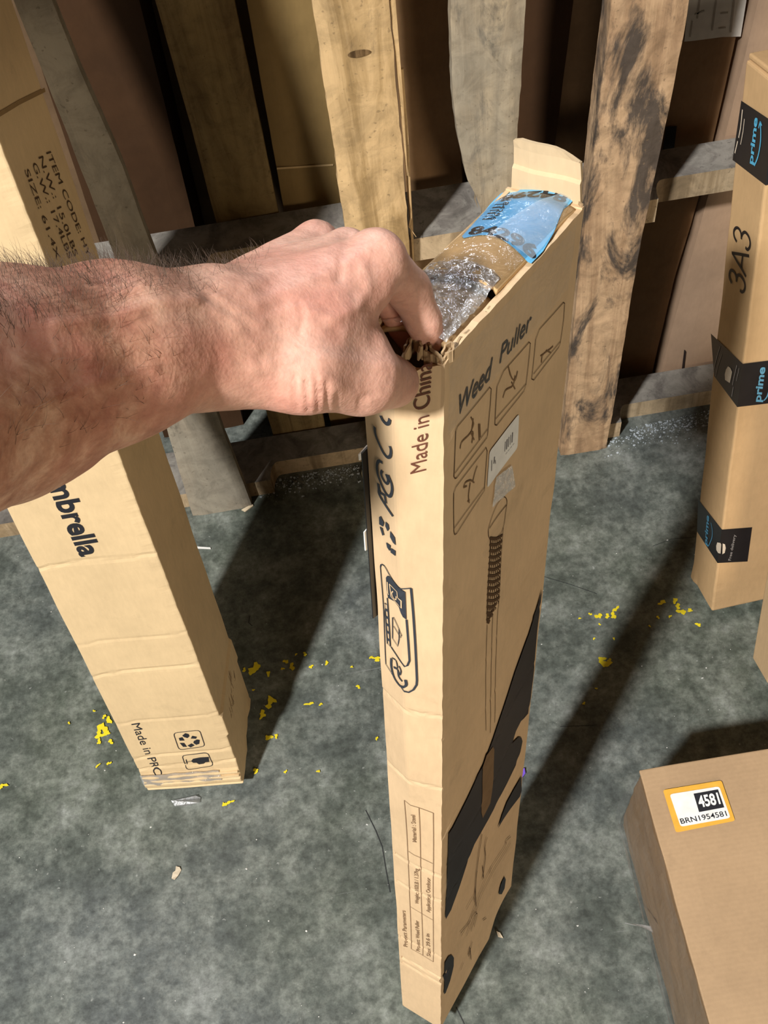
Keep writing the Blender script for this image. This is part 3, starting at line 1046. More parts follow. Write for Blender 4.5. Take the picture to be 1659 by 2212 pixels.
ik.poly([z7(*p) for p in [(200, 1165), (212, 1148), (236, 1150), (284, 1212), (352, 1246), (356, 1444), (335, 1420), (305, 1350), (270, 1320), (214, 1308), (204, 1250)]])
ik.line([z7(*p) for p in [(356, 1444), (374, 1735), (362, 1765), (345, 1768), (232, 1652)]], .0014)
ik.line([z7(*p) for p in [(206, 1310), (212, 1380), (220, 1520), (228, 1650)]], .0010)
ik.line([z7(*p) for p in [(182, 1352), (208, 1362), (226, 1650), (202, 1636), (182, 1352)]], .0010)
for k in range(5): ik.line([z7(186 + k * 4, 1395 + k * 52), z7(210 + k * 3, 1405 + k * 52)], .0022)
ik.line([z7(*p) for p in [(248, 1440), (246, 1590), (290, 1636), (302, 1580), (302, 1510), (256, 1436)]], .0008)
ik.line([z7(*p) for p in [(256, 1500), (318, 1570), (322, 1548), (300, 1512)]], .0008)
ik.smooth([z7(*p) for p in [(236, 1735), (235, 1790), (260, 1860), (310, 1905), (355, 1900), (352, 1860)]], .0022)
ik.smooth([z7(*p) for p in [(240, 1728), (275, 1740), (290, 1790)]], .0012)
ik.smooth([z7(*p) for p in [(255, 1790), (290, 1800), (300, 1845), (330, 1870)]], .0020)
ik.smooth([z7(*p) for p in [(300, 1770), (318, 1800), (310, 1830)]], .0014)
ik.build('printed_symbols', plain('slate_ink', (.035, .042, .055), .6, .3), wb)
ik = Ink(wf, 0, 0.0, -1, wdisp, .0013)
ik.line([z7(*p) for p in [(214, 1190), (216, 1270), (222, 1280)]], .0009)
ik.line([z7(*p) for p in [(232, 1200), (244, 1290), (300, 1330), (328, 1352), (328, 1300), (300, 1282), (296, 1240), (232, 1200)]], .0009)
ik.smooth([z7(*p) for p in [(262, 1245), (250, 1262), (262, 1292), (284, 1300), (288, 1275)]], .0009)
ik.build('symbol_highlight', C_WEED, wb)
ik = Ink(wf, 0, 0.0, -1, wdisp, .0009)
ik.text('Made in China', (927, 1007), (938, 776), (-29, 2), bold=.0)
ik.build('made_in_printing', plain('rust_ink', (.13, .045, .025), .7), wb)
def z9(x, y): return (840 + x / 4.157, 1680 + y / 4.157)
ik = Ink(wf, 0, 0.0, -1, wdisp, .0007)
for L_ in ([(163, 165), (176, 480), (186, 740), (192, 905), (200, 1540)], [(293, 235), (298, 800), (303, 1600)], [(408, 305), (405, 880), (402, 1300), (398, 1655)], [(200, 1540), (303, 1600), (398, 1655)],
           [(190, 640), (298, 700), (400, 762)], [(196, 1150), (300, 1212), (402, 1275)], [(163, 165), (293, 235), (408, 305)]):
    ik.line([z9(*p) for p in L_], .0007)
for t, a, b in [('Product Parameters', (166, 1522), (150, 1192)), ('Product: Weed Puller', (276, 1566), (270, 1284)), ('Size: 39.6 in', (372, 1612), (364, 1405)), ('Weight: 3.02LB / 1.37kg', (276, 1125), (278, 800)),
                ('Application: Outdoor', (376, 1204), (380, 888)), ('Material : Steel', (264, 556), (258, 300))]:
    ik.text(t, z9(*a), z9(*b), (-8.5, -2.5), bold=.01)
ik.build('parameter_table', plain('table_ink', (.27, .17, .095), .7), wb)

# printing on the wide face
def z5(x, y): return (960 + x / 4.096, 640 + y / 4.096)
def z6(x, y): return (940 + x / 3.1066, 1500 + y / 3.1066)
def zh(x, y): return (1020 + x / 4.1, 1060 + y / 4.1)
ik = Ink(wf, 1, 0.0, -1, wdisp, .0006)
ik.text('Weed', (989, 896), (1062, 812), (0, -44), bold=.012, shear=.3)
ik.text('Puller', (1077, 786), (1146, 706), (0, -38), bold=.006, shear=.3)
ik.build('title_lettering', INK, wb)
ik = Ink(wf, 1, 0.0, -1, wdisp, .0014)
ik.poly([(1168, 1272), (1163, 1310), (1150, 1440), (1143, 1510), (1138, 1540), z6(560, 185), z6(530, 240), z6(500, 322), z6(545, 280), z6(565, 282), z6(575, 310), z6(562, 380), z6(530, 470),
         z6(470, 590), z6(360, 790), z6(250, 1000), z6(200, 1130), z6(150, 1290), z6(100, 1440), z6(65, 1505), z6(62, 1470), z6(72, 1250), z6(80, 930), z6(105, 890), z6(200, 695), z6(300, 480), z6(375, 290), (1093, 1500), (1110, 1450), (1140, 1370)])
ik.build('printed_swoosh', INK, wb)
ik = Ink(wf, 1, 0.0, -1, wdisp, .0014)
ik.poly([z6(410, 892), z6(435, 810), z6(470, 720), z6(520, 630), z6(574, 545), z6(572, 640), z6(560, 680), z6(500, 760), z6(450, 830)])
ik.build('printed_swoosh', INK, wb)
ik = Ink(wf, 1, 0.0, -1, wdisp, .0014)
ik.poly([z6(60, 1800), z6(85, 1756), z6(108, 1746), z6(122, 1765), z6(120, 1820), z6(95, 1920), z6(66, 2000), z6(55, 2010)])
ik.build('printed_swoosh', INK, wb)
ik = Ink(wf, 1, 0.0, -1, wdisp, .0014)
ik.poly([z6(440, 1270), z6(462, 1220), z6(470, 1240), z6(462, 1300), z6(445, 1340), z6(425, 1340), z6(432, 1300)])
ik.build('printed_mark', INK, wb)
ik = Ink(wf, 1, 0.0, -1, wdisp, .0006)
for L_ in ([(95, 1190), (110, 1150), (395, 805), (410, 820), (403, 960), (378, 1230), (372, 1250), (105, 1605), (88, 1612), (80, 1595)], [(520, 660), (738, 405), (752, 415), (740, 560), (722, 780), (705, 840), (462, 1140), (444, 1138), (446, 1080), (462, 800)],
           [(832, 290), (1045, 55), (1058, 60), (1050, 200), (1022, 420), (1010, 450), (795, 742), (774, 735), (785, 600), (800, 380)], [(80, 1740), (100, 1685), (365, 1338), (376, 1370), (357, 1720), (105, 2098), (86, 2108), (80, 2080)]):
    ik.line([z5(*p) for p in L_], .0007, True)
for L_ in ([(88, 1565), (378, 1175)], [(450, 1085), (722, 775)], [(790, 690), (1022, 400)], [(84, 2050), (358, 1690)]):
    ik.line([z5(*p) for p in L_], .0006)
ik.build('panel_outlines', INKB, wb)
ik = Ink(wf, 1, 0.0, -1, wdisp, .0006)
ik.smooth([zh(*p) for p in [(155, 375), (165, 310), (215, 160), (270, 70), (300, 62), (318, 100), (305, 210), (285, 330), (240, 410), (170, 432)]], .0007, True)
ik.smooth([zh(*p) for p in [(165, 340), (230, 240), (290, 160), (316, 130)]], .0009)
for L_ in ([(140, 1190), (125, 1600), (110, 2120)], [(190, 1100), (172, 1550), (148, 2140)], [(236, 1040), (212, 1500), (188, 2050)], [(170, 430), (165, 600), (150, 850), (136, 1180)], [(285, 330), (270, 560), (258, 800), (240, 1040)]):
    ik.line([zh(*p) for p in L_], .0006)
for k in range(14):
    y = 420 + k * 55
    xl = 168 - k * 2.4; xr = 278 - k * 2.6
    if k > 10: xr -= (k - 10) * 24
    ik.smooth([zh(xl, y + 6), zh((xl + xr) / 2, y + 8), zh(xr, y - 22)], .0024)
    for j in range(5):
        x = xl + 8 + j * (xr - xl - 20) / 5
        ik.line([zh(x, y + 14), zh(x - 1, y + 44)], .0012)
    ik.smooth([zh(xr - 22, y + 8), zh(xr - 8, y + 20), zh(xr - 18, y + 34)], .001)
ik.build('tool_drawing', INKB, wb)
ik = Ink(wf, 1, 0.0, -1, wdisp, .0016)
# tool drawing at the foot of the box
for L_ in ([(335, 950), (320, 1020), (325, 1100), (310, 1240)], [(270, 1180), (262, 1300), (270, 1420)], [(300, 930), (275, 1100), (255, 1390)], [(500, 950), (470, 980), (460, 1020), (380, 1150), (330, 1250), (270, 1400), (215, 1560)],
           [(500, 990), (478, 1030), (400, 1160), (345, 1270), (290, 1390), (240, 1590)], [(165, 1600), (215, 1540), (260, 1450)], [(170, 1620), (230, 1520)], [(200, 1440), (250, 1350)], [(250, 1660), (225, 1760), (235, 1700), (240, 1780)],
           [(210, 1620), (250, 1500), (280, 1470), (260, 1560)], [(310, 1150), (318, 1230)], [(370, 1160), (360, 1200)], [(190, 1800), (170, 1850)], [(320, 1515), (342, 1500)]):
    ik.smooth([z6(*p) for p in L_], .0012)
ik.build('tool_head_drawing', INKB, wb)
ik = Ink(wf, 1, 0.0, -1, wdisp, .0006)
for grp in ([[(135, 1350), (150, 1290), (210, 1230), (240, 1180), (250, 1080)], [(200, 1240), (250, 1200), (240, 1300)], [(230, 1070), (255, 1130), (235, 1200), (260, 1270)], [(300, 1130), (305, 1270)], [(310, 1130), (315, 1250)]],
            [[(170, 1700), (185, 1650), (230, 1630), (265, 1650)], [(230, 1650), (215, 1760), (220, 1830)], [(250, 1650), (270, 1560), (290, 1500)], [(205, 1820), (225, 1800)], [(175, 1690), (200, 1680)]],
            [[(515, 900), (540, 830), (600, 790), (620, 700)], [(565, 640), (590, 720), (620, 740), (640, 660)], [(590, 760), (620, 820)], [(560, 620), (580, 700)]],
            [[(860, 590), (870, 520), (930, 470), (960, 440)], [(850, 530), (880, 510)], [(900, 480), (940, 500)]]):
    ik = Ink(wf, 1, 0.0, -1, wdisp, .0006)
    for L_ in grp: ik.smooth([z5(*p) for p in L_], .0011)
    ik.build('panel_figure', INKF, wb)
ik = Ink(wf, 1, 0.0, -1, wdisp, .0018)
ik.poly([z6(325, 400), z6(370, 340), z6(378, 360), z6(370, 560), z6(362, 640), z6(350, 720), z6(300, 820), z6(290, 780), z6(298, 640), z6(300, 480)])
ik.build('drawn_blade', INKF, wb)
ik = Ink(wf, 1, 0.0, -1, wdisp, .0007)
ik.poly(rrect([z5(395, 1372), z5(663, 1038), z5(652, 1345), z5(380, 1702)], .08))
lab = ik.build('barcode_label', WHITE, wb)
ik = Ink(wf, 1, 0.0, -1, wdisp, .0010)
for k, w in enumerate((.0008, .0016, .0010, .0007, .0014)):
    x = 540 + k * 16; y = 1275 - k * 20
    ik.line([z5(x, y + 12 - 0), z5(x - 4, y + 100)], w)
ik.line([z5(415, 1450), z5(415, 1545)], .0008); ik.line([z5(440, 1420), z5(436, 1480)], .0012); ik.line([z5(446, 1450), z5(452, 1480)], .0008)
for k in range(4): ik.line([z5(545 + k * 20, 1400 - k * 26), z5(560 + k * 20, 1380 - k * 26)], .0004)
ik.build('barcode', plain('grey_bars', (.18, .18, .2), .6), wb)
# clear tape on the wide face near the top
def film_patch(corners, off, nu=20, nv=20, cr=.0006, mat=FILM, name='clear_tape', wave=60):
    c = [wf.hit(*p, 1, 0.0) for p in corners]
    V = []
    for i in range(nu + 1):
        for j in range(nv + 1):
            s_, t_ = i / nu, j / nv
            p = c[0] * (1 - s_) * (1 - t_) + c[1] * s_ * (1 - t_) + c[2] * s_ * t_ + c[3] * (1 - s_) * t_
            V.append(p)
    V = wdisp(V)
    for p in V: p[1] -= off + cr * (.5 + nz(p, wave))
    return obj(name, V, [(i * (nv + 1) + j, (i + 1) * (nv + 1) + j, (i + 1) * (nv + 1) + j + 1, i * (nv + 1) + j + 1) for i in range(nu) for j in range(nv)], mat, wb, True)
FILM3 = clear_film('dull_packing_tape', .015, .10, .03, .7, 40, .3)
film_patch([(964, 790), (1240, 480), (1222, 620), (963, 940)], .0016, mat=FILM3)
film_patch([(1070, 1030), (1105, 1005), (1112, 1050), (1062, 1095)], .0015, mat=FILM2, wave=160)
# black strip and tape scraps standing out behind the left edge
V = []; Fc = []
def back_strip(name, z0, z1, out, mat, yoff=.0005):
    V = [(.006, WD + yoff, z0), (-out, WD + yoff, z0 + .004), (-out, WD + yoff, z1), (.006, WD + yoff, z1)]
    V += [(x, y + .0008, z) for x, y, z in V]
    obj(name, V, [(0, 1, 2, 3), (7, 6, 5, 4), (0, 4, 5, 1), (1, 5, 6, 2), (2, 6, 7, 3), (3, 7, 4, 0)], mat, wb)
zt = lambda py: wf.hit({1: 0}.get(0, 812), py, 1, WD)[2]
back_strip('black_label_edge', zt(1340), zt(950), .0055, plain('black_plastic', (.012, .012, .013), .4))
back_strip('tape_scrap', zt(1180), zt(1128), .0075, WHITE, .0016)
back_strip('tape_scrap', zt(975), zt(950), .007, WHITE, .0016)

# ------------------------------------------------------------------ strapped delivery box at the right
PR = rotv((-0.26187321, 0.00712871, 0.070927))
PT = np.array([0.4502111, 0.65817486, 0.0211621])
PW, PD, PH = .12, .0747, .772
pf = Frame(PT, PR)


def pdisp(P):
    P = np.array(P, float).copy()
    for p in P:
        x, y, z = p
        p[0] += .0008 * nz((y, z, 1), 16, 2) * (1 - x / PW)
        p[1] += .0008 * nz((x, z, 2), 16, 6)
        if x < .004 and y < .004: p[0] += .0008 * abs(nz((z, 0, 0), 50)); p[1] += .0008 * abs(nz((z, 2, 0), 50))
        if z < .03 and x < .01 and y > PD - .012: p[0] -= .003 * (1 - z / .03)
    return P


C_PRM = cardboard('delivery_carton_board', (.58, .385, .20), .09)
pb = empty('delivery_carton', pf.O, PR)
tag(pb, 'slim brown carton with black tape bands reading prime and handwritten 3A3, at the right', 'box')
carton('body', pf, (PW, PD, PH), C_PRM, pb, n=(8, 8, 140), r=.003, disp=pdisp)
V, Fc = cuboid(PW - .004, PD - .003, .006, n=(4, 4, 2), r=.002)
obj('top_flap', V + np.array([.002, .0015, PH + .001]), Fc, C_PRM, pb)
BT = plain('black_printed_tape', (.014, .014, .016), .38, .5)


def band(leftq, frontq, extra=None):
    a = Ink(pf, 0, 0.0, -1, pdisp, .0009)
    i = a
    P = [i.px(*p) for p in leftq]          # far-top, near-top, near-bottom, far-bottom
    P[1][1] = -.0009; P[2][1] = -.0009
    a.poly(P, False) if False else a.add(P, [(0, 1, 2, 3)])
    b = Ink(pf, 1, 0.0, -1, pdisp, .0009)
    Q = [b.px(*p) for p in frontq]
    Q[0][0] = -.0009; Q[3][0] = -.0009
    # near edge heights agree on both faces
    Q[0][2] = P[1][2]; Q[3][2] = P[2][2]
    b.add(Q, [(0, 1, 2, 3)])
    V = np.array(list(P) + list(Q))
    V[:4, 0] = -.0009; V[4:, 1] = -.0009
    V[1, 1] = V[2, 1] = -.0009
    V[4, 0] = V[7, 0] = -.0009
    return obj('tape_band', V, [(0, 1, 2, 3), (4, 5, 6, 7)], BT, pb)


PBLUE = plain('sky_blue_print', (.10, .46, .74), .5)
TANP = plain('tan_print', (.72, .62, .50), .6)
GREYP = plain('grey_tape_print', (.30, .28, .27), .6)
t1 = band([(1603, 217), (1664, 256), (1652, 397), (1584, 345)], [(1664, 256), (1740, 246), (1728, 388), (1652, 397)])
t2 = band([(1537, 720), (1603, 782), (1594, 879), (1544, 812)], [(1603, 782), (1690, 774), (1680, 868), (1594, 879)])
t3 = band([(1509, 1078), (1561, 1145), (1553, 1219), (1507, 1148)], [(1561, 1145), (1624, 1138), (1614, 1212), (1553, 1219)])
L0 = Ink(pf, 0, 0.0, -1, None, .0014)
q1 = lambda x, y: (1540 + x / 9.613, 190 + y / 9.618)
L0.text('prime', q1(850, 1590), q1(955, 625), (-9, -4.5), bold=.03)
L0.smooth([q1(*p) for p in [(885, 1610), (960, 1420), (1010, 1150), (1020, 900), (1008, 700)]], .0020)
L0.smooth([q1(*p) for p in [(975, 830), (1008, 700), (1040, 780)]], .0016)
L0.build('tape_lettering', PBLUE, t1)
L1 = Ink(pf, 1, 0.0, -1, None, .0014)
q3 = lambda x, y: (1490 + x / 9.817, 700 + y / 9.815)
L1.text('prime', q3(1490, 1640), q3(1590, 905), (-15, -1), bold=.03)
L1.smooth([q3(*p) for p in [(1560, 1610), (1640, 1500), (1700, 1250), (1720, 1000)]], .0018)
L1.build('tape_lettering', plain('blue_print', (.13, .36, .52), .5), t2)
L2 = Ink(pf, 0, 0.0, -1, None, .0014)
q4 = lambda x, y: (1480 + x / 7.626, 1050 + y / 7.628)
L2.text('prime', q4(375, 980), q4(410, 500), (-6.5, -7), bold=.03)
L2.smooth([q4(*p) for p in [(400, 985), (455, 850), (462, 720), (440, 600)]], .0014)
L2.build('tape_lettering', plain('deep_blue_print', (.09, .32, .52), .5), t3)
g = Ink(pf, 0, 0.0, -1, None, .0014)
g.poly([q3(*p) for p in [(835, 890), (890, 930), (920, 1010), (900, 1130), (870, 1245), (770, 1180), (765, 1060), (790, 960)]])
g.build('tape_emblem', TANP, t2)
for pts, w in (([q3(665, 470), q3(600, 680), q3(535, 940)], .0016), ([q3(700, 640), q3(620, 880), q3(570, 1100)], .0010), ([q3(1020, 870), q3(950, 1160), q3(925, 1290)], .0014),
               ([q3(1070, 930), q3(1010, 1200)], .0008), ([q3(945, 1330), q3(910, 1530)], .0014)):
    g = Ink(pf, 0, 0.0, -1, None, .0014); g.line(pts, w); g.build('tape_small_print', GREYP, t2)
g = Ink(pf, 1, 0.0, -1, None, .0014)
g.text('Free delivery', q4(745, 1215), q4(830, 790), (-6, 0), bold=.01)
g.build('tape_small_print', GREYP, t3)
g = Ink(pf, 0, 0.0, -1, None, .0014)
g.poly([q4(545, 925), q4(600, 935), q4(612, 960), q4(600, 1110), q4(560, 1100), q4(530, 1050), q4(528, 980)])
g.build('tape_emblem', TANP, t3)
g = Ink(pf, 1, 0.0, -1, None, .0014)
g.poly([q4(612, 935), q4(650, 950), q4(662, 1010), q4(645, 1090), q4(606, 1112)])
g.build('tape_emblem', TANP, t3)
for pts, w in (([q1(640, 445), q1(600, 820), q1(560, 1030)], .0018), ([q1(680, 640), q1(650, 900), q1(600, 1170)], .0012), ([q1(540, 1100), q1(480, 1350)], .0018)):
    g = Ink(pf, 0, 0.0, -1, None, .0014); g.line(pts, w); g.build('tape_small_print', TANP, t1)
g = Ink(pf, 1, 0.0, -1, None, .0014)
g.poly([(1666, 325), (1680, 330), (1676, 365), (1662, 360)])
g.build('tape_emblem', TANP, t1)
q2 = lambda x, y: (1540 + x / 10.53, 470 + y / 10.53)
g = Ink(pf, 0, 0.0, -1, None, .0009)
g.smooth([q2(*p) for p in [(555, 545), (500, 430), (490, 310), (530, 235), (590, 235), (640, 310), (660, 400), (662, 490)]], .0034)
g.smooth([q2(*p) for p in [(665, 420), (700, 345), (760, 335), (830, 430), (862, 560), (850, 670), (800, 725), (755, 675)]], .0036)
g.line([q2(445, 800), q2(640, 830), q2(835, 870)], .0036)
g.smooth([q2(*p) for p in [(455, 800), (560, 990), (660, 1150), (765, 1340)]], .0034)
g.line([q2(695, 850), q2(655, 1110)], .0032)
g.smooth([q2(*p) for p in [(440, 1490), (385, 1350), (400, 1230), (440, 1195), (500, 1240), (540, 1340), (550, 1460)]], .0034)
g.smooth([q2(*p) for p in [(550, 1360), (590, 1300), (650, 1330), (720, 1440), (745, 1560), (720, 1660), (670, 1690), (630, 1650)]], .0036)
g.build('handwriting', plain('marker_ink', (.015, .012, .012), .5), pb)

# second long carton at the right edge
c0 = gnd(1649, 1487); c1 = gnd(1617, 1420)
b2R = PR
c0 = np.array([.4915, .534, .022])
qf = Frame(c0, PR)
qb = empty('long_carton', qf.O, PR)
tag(qb, 'plain long brown carton at the right edge, in front of the prime taped box', 'box')
C_Q = cardboard('plain_carton_board', (.58, .41, .235), .1)
carton('body', qf, (.14, .05, .46), C_Q, qb, n=(8, 8, 60), r=.003)

# ------------------------------------------------------------------ carton lying at the lower right
k0 = gnd(1345, 1780)
lo, hi = 0.0, .6
for _ in range(40):
    mid = (lo + hi) / 2
    c = M.T @ (np.array([k0[0], k0[1], mid]) - CAM)
    if 1106 + F * c[1] / c[2] > 1668: lo = mid
    else: hi = mid
KH = lo
KW, KD = .42, .50
kf = Frame(np.array([k0[0], k0[1] - KD, 0.0]), np.eye(3))


def kdisp(P):
    P = np.array(P, float).copy()
    for p in P:
        x, y, z = p
        lift = 1 if z > KH - .004 else 0
        if x < .01: p[0] += -.006 * math.sin(math.pi * z / KH) * (.6 + .6 * nz((y, z, 0), 12)) + .0015 * nz((y, z, 0), 40)
        if z > KH - .004: p[2] += .0015 * nz((x, y, 0), 10) + .0008 * math.sin(y * 90) * .5
        if y > KD - .01: p[1] += .002 * nz((x, z, 0), 18, 3)
    return P


C_K = cardboard('heavy_carton_board', (.43, .295, .175), .10, 'Y', .2)
kb = empty('large_carton', kf.O)
tag(kb, 'large brown carton lying at the lower right with an orange and white 4581 sticker', 'box')
carton('body', kf, (KW, KD, KH - .004), C_K, kb, n=(24, 60, 24), r=.003, disp=kdisp)
P, Fc = cuboid(KW, KD + .003, .0045, n=(30, 60, 2), r=.0015)
P = np.array(P)
for p in P:
    e = math.exp(-(p[0] / .02) ** 2)
    p[0] += -.001 + .0010 * nz((p[1], 0, 0), 30)
    p[2] += KH - .0035 + .0012 * nz((p[0], p[1], 0), 14) - .002 * e
top_o = obj('top_flap', P, Fc, C_K, kb)
tk = Ink(kf, 2, KH + .0012, 1, None, .0014)
zk = lambda x, y: (1330 + x / 5.0426, 1620 + y / 5.043)
tk.poly(rrect([zk(512, 440), zk(1150, 335), zk(1300, 775), zk(655, 905)], .05))
tk.build('orange_sticker', plain('orange_sticker_paper', (.80, .44, .06), .5), kb)
tk = Ink(kf, 2, KH + .0012, 1, None, .0019)
tk.poly(rrect([zk(585, 488), zk(1125, 402), zk(1248, 745), zk(705, 842)], .07))
tk.build('white_sticker', WHITE, kb)
tk = Ink(kf, 2, KH + .0012, 1, None, .0023)
tk.poly([zk(845, 484), zk(1110, 436), zk(1178, 632), zk(905, 684)])
tk.text('BRN1954581', zk(712, 812), zk(1212, 724), (-4, -11.5), bold=.006)
tk.build('sticker_printing', INK, kb)
tk = Ink(kf, 2, KH + .0012, 1, None, .0027)
tk.text('4581', zk(912, 632), zk(1140, 590), (-7, -24), bold=.03)
tk.build('sticker_number', WHITE, kb)
# side tape, hanging strand
V = []; nu, nv = 24, 30
for i in range(nu + 1):
    for j in range(nv + 1):
        z = KH * i / nu; y = KD - .30 + .30 * j / nv
        V.append((-.0125 * math.sin(math.pi * min(1, z / KH) ** .8) - .003 + .003 * nz((y, z, 0), 40, 7), y, z))
obj('side_tape', V, [(i * (nv + 1) + j, (i + 1) * (nv + 1) + j, (i + 1) * (nv + 1) + j + 1, i * (nv + 1) + j + 1) for i in range(nu) for j in range(nv)], clear_film('side_film', .05, .5, .02, .9, 30, .16, .15), kb, True)
st = [wl for wl in ((1408, 2008, .10), (1385, 2000, .09), (1350, 1994, .07))]
P = [kf.local(gnd(x, y, z)) for x, y, z in st]
V = []
for k, p in enumerate(P): V += [p + [0, -.004 + .002 * k, .003], p + [0, .004 - .002 * k, -.001], p + [.001, 0, -.002]]
Fc = []
for k in range(2):
    for j in range(3): Fc.append((3 * k + j, 3 * k + (j + 1) % 3, 3 * k + 3 + (j + 1) % 3, 3 * k + 3 + j))
obj('tape_strand', V, Fc, FILM2, kb)

# ------------------------------------------------------------------ small litter
def scrap(name, label, cat, pts, h, mat, curl=.002):
    P = [gnd(*p) for p in pts]; n = len(P)
    c = np.mean(P, 0)
    V = [(p[0] - c[0], p[1] - c[1], .0008 + curl * (.5 + .5 * math.sin(k * 2.1))) for k, p in enumerate(P)]
    V += [(x, y, z + h) for x, y, z in V]
    t = tessellate_polygon([[Vector(v) for v in V[:n]]])
    Fc = [tuple(a) for a in t] + [tuple(n + i for i in a) for a in t] + [(k, (k + 1) % n, n + (k + 1) % n, n + k) for k in range(n)]
    o = fix_normals(obj(name, V, Fc, mat)); o.location = (c[0], c[1], 0)
    tag(o, label, cat)
    return o


PAPER = plain('beige_paper', (.60, .52, .40), .7)
scrap('paper_scrap', 'small beige torn paper scrap lying on the bare floor at the lower left', 'scrap', [(381, 1872), (389, 1874), (392, 1880), (386, 1892), (378, 1902), (371, 1898), (374, 1886), (380, 1882)], .0006, PAPER)
scrap('straw_piece', 'thin white straw fragment on the floor right of the umbrella carton', 'straw', [(426, 1182), (455, 1184), (456, 1187), (427, 1186)], .0015, WHITE, 0)
scrap('wood_chip', 'long pale wood chip at the foot of the grey pallet board', 'wood chip', [(522, 1103), (546, 1090), (548, 1094), (530, 1107)], .002, plain('pale_wood', (.72, .60, .42), .7), 0)
scrap('purple_scrap', 'tiny purple plastic scrap just right of the weed puller carton', 'scrap', [(1120, 1664), (1133, 1662), (1135, 1672), (1128, 1682), (1120, 1676)], .003, plain('purple_plastic', (.22, .12, .75), .3), .002)
scrap('clear_tape_scrap', 'curl of clear tape sticking out under the foot of the umbrella carton', 'tape', [(372, 1732), (425, 1722), (434, 1724), (432, 1736), (402, 1744), (378, 1742)], .0012, clear_film('loose_tape', .15, .5, .1, .6, 60, .2, .5), .006)
scrap('card_chip', 'small pale cardboard chip at the lower right corner of the weed puller carton', 'scrap', [(1072, 2012), (1080, 2016), (1087, 2027), (1076, 2025)], .001, PAPER, .003)
it = []
for k in range(620):
    x = 1296 + rng.rand() * 250; t = (x - 1296) / 250
    yb = 985 - 55 * t
    p = gnd(x, yb - 46 + abs(rng.randn()) * 22)
    if p[1] < (YF + .050 if x > 1362 else YF + .018): it.append((p, .0006 + .0022 * rng.rand() ** 3, .0012))
for k in range(380):
    x = 560 + rng.rand() * 235; t = (x - 560) / 235
    p = gnd(x, 1044 - 46 * t + abs(rng.randn()) * 17)
    if p[1] < YF + .05: it.append((p, .0006 + .0026 * rng.rand() ** 3, .0015))
dg_ = shards('grit', it, plain('pale_grit', (.46, .52, .58), .35, .6))
tag(dg_, 'bluish white grit and glassy dust gathered along the foot of the pallet', 'debris', kind='stuff')
it = []
for k in range(150):
    p = gnd(rng.rand() * 1659, 1120 + rng.rand() * 1092)
    it.append((p, .0006 + .0013 * rng.rand() ** 3, .0006))
sp = shards('floor_specks', it, plain('white_specks', (.75, .76, .74), .6))
tag(sp, 'tiny white specks scattered over the dark concrete floor', 'debris', kind='stuff')
it = [(gnd(x, y), r, .003) for x, y, r in ((636, 1040, .006), (648, 1036, .008), (652, 1048, .006), (686, 1034, .005), (628, 1046, .004), (640, 1030, .005))]
sh = shards('dark_shards', it, plain('dark_glass', (.09, .10, .09), .15, .8))
tag(sh, 'dark broken shards on the floor against the left part of the pallet', 'debris', kind='stuff')
scrap('light_cap', 'round pale cap on the floor behind the upper left edge of the weed puller carton', 'cap', [(793 + 12 * math.cos(t), 1027 + 13 * math.sin(t)) for t in np.linspace(0, 2 * math.pi, 13)[:-1]], .006, plain('cap_plastic', (.42, .42, .33), .3), 0)

# ------------------------------------------------------------------ the hand and forearm
def C3(px, py, z): return np.array([(px - 829.5) / F * z, (py - 1106) / F * z, z])


def cap(P, a, b, ra, rb, sz=1.0):
    s = np.array([1, 1, sz])
    a_, b_, P_ = a * s, b * s, P * s
    ab = b_ - a_; t = np.clip(((P_ - a_) @ ab) / (ab @ ab), 0, 1)
    d = np.linalg.norm(P_ - a_ - t[:, None] * ab, axis=1) - (ra + t * (rb - ra))
    return d / (1 + (sz - 1) * .5)


def smin(a, b, k):
    h = np.clip(.5 + .5 * (b - a) / k, 0, 1)
    return b * (1 - h) + a * h - k * h * (1 - h)


ARM = [  # (a, b, ra, rb, flatten)
    (C3(-900, 1020, .30), C3(-250, 893, .385), .047, .0485, 1.0),
    (C3(-250, 893, .385), C3(0, 828, .43), .0485, .0452, 1.05),
    (C3(0, 828, .43), C3(241, 762, .462), .0452, .0370, 1.15),
    (C3(241, 762, .462), C3(450, 726, .492), .0370, .0305, 1.25)]
PALM = [
    (C3(450, 730, .492), C3(560, 728, .508), .0305, .0285, 1.3),
    (C3(500, 730, .500), C3(812, 562, .532), .0240, .0152, 1.1),
    (C3(490, 690, .508), C3(748, 550, .552), .0220, .0135, 1.0),
    (C3(490, 675, .520), C3(682, 529, .572), .0205, .0124, 1.0),
    (C3(480, 690, .530), C3(640, 565, .592), .0200, .0122, 1.0),
    (C3(560, 750, .530), C3(716, 690, .560), .0280, .0235, 1.0),
    (C3(640, 720, .508), C3(785, 622, .530), .0210, .0140, 1.0),
    (C3(700, 725, .520), C3(785, 742, .530), .0230, .0110, 1.0),
    (C3(470, 785, .494), C3(655, 808, .505), .0180, .0178, 1.0)]
THUMB = [(C3(655, 808, .505), C3(780, 814, .533), .0178, .0186, 1.0),
         (C3(780, 814, .533), C3(852, 825, .566), .0186, .0137, 1.0)]


def finger(mcp, pip, dip, tip, r):
    return [(C3(*mcp), C3(*pip), r[0], r[1], 1.0), (C3(*pip), C3(*dip), r[1], r[2], 1.0), (C3(*dip), C3(*tip), r[2], r[3], 1.0)]


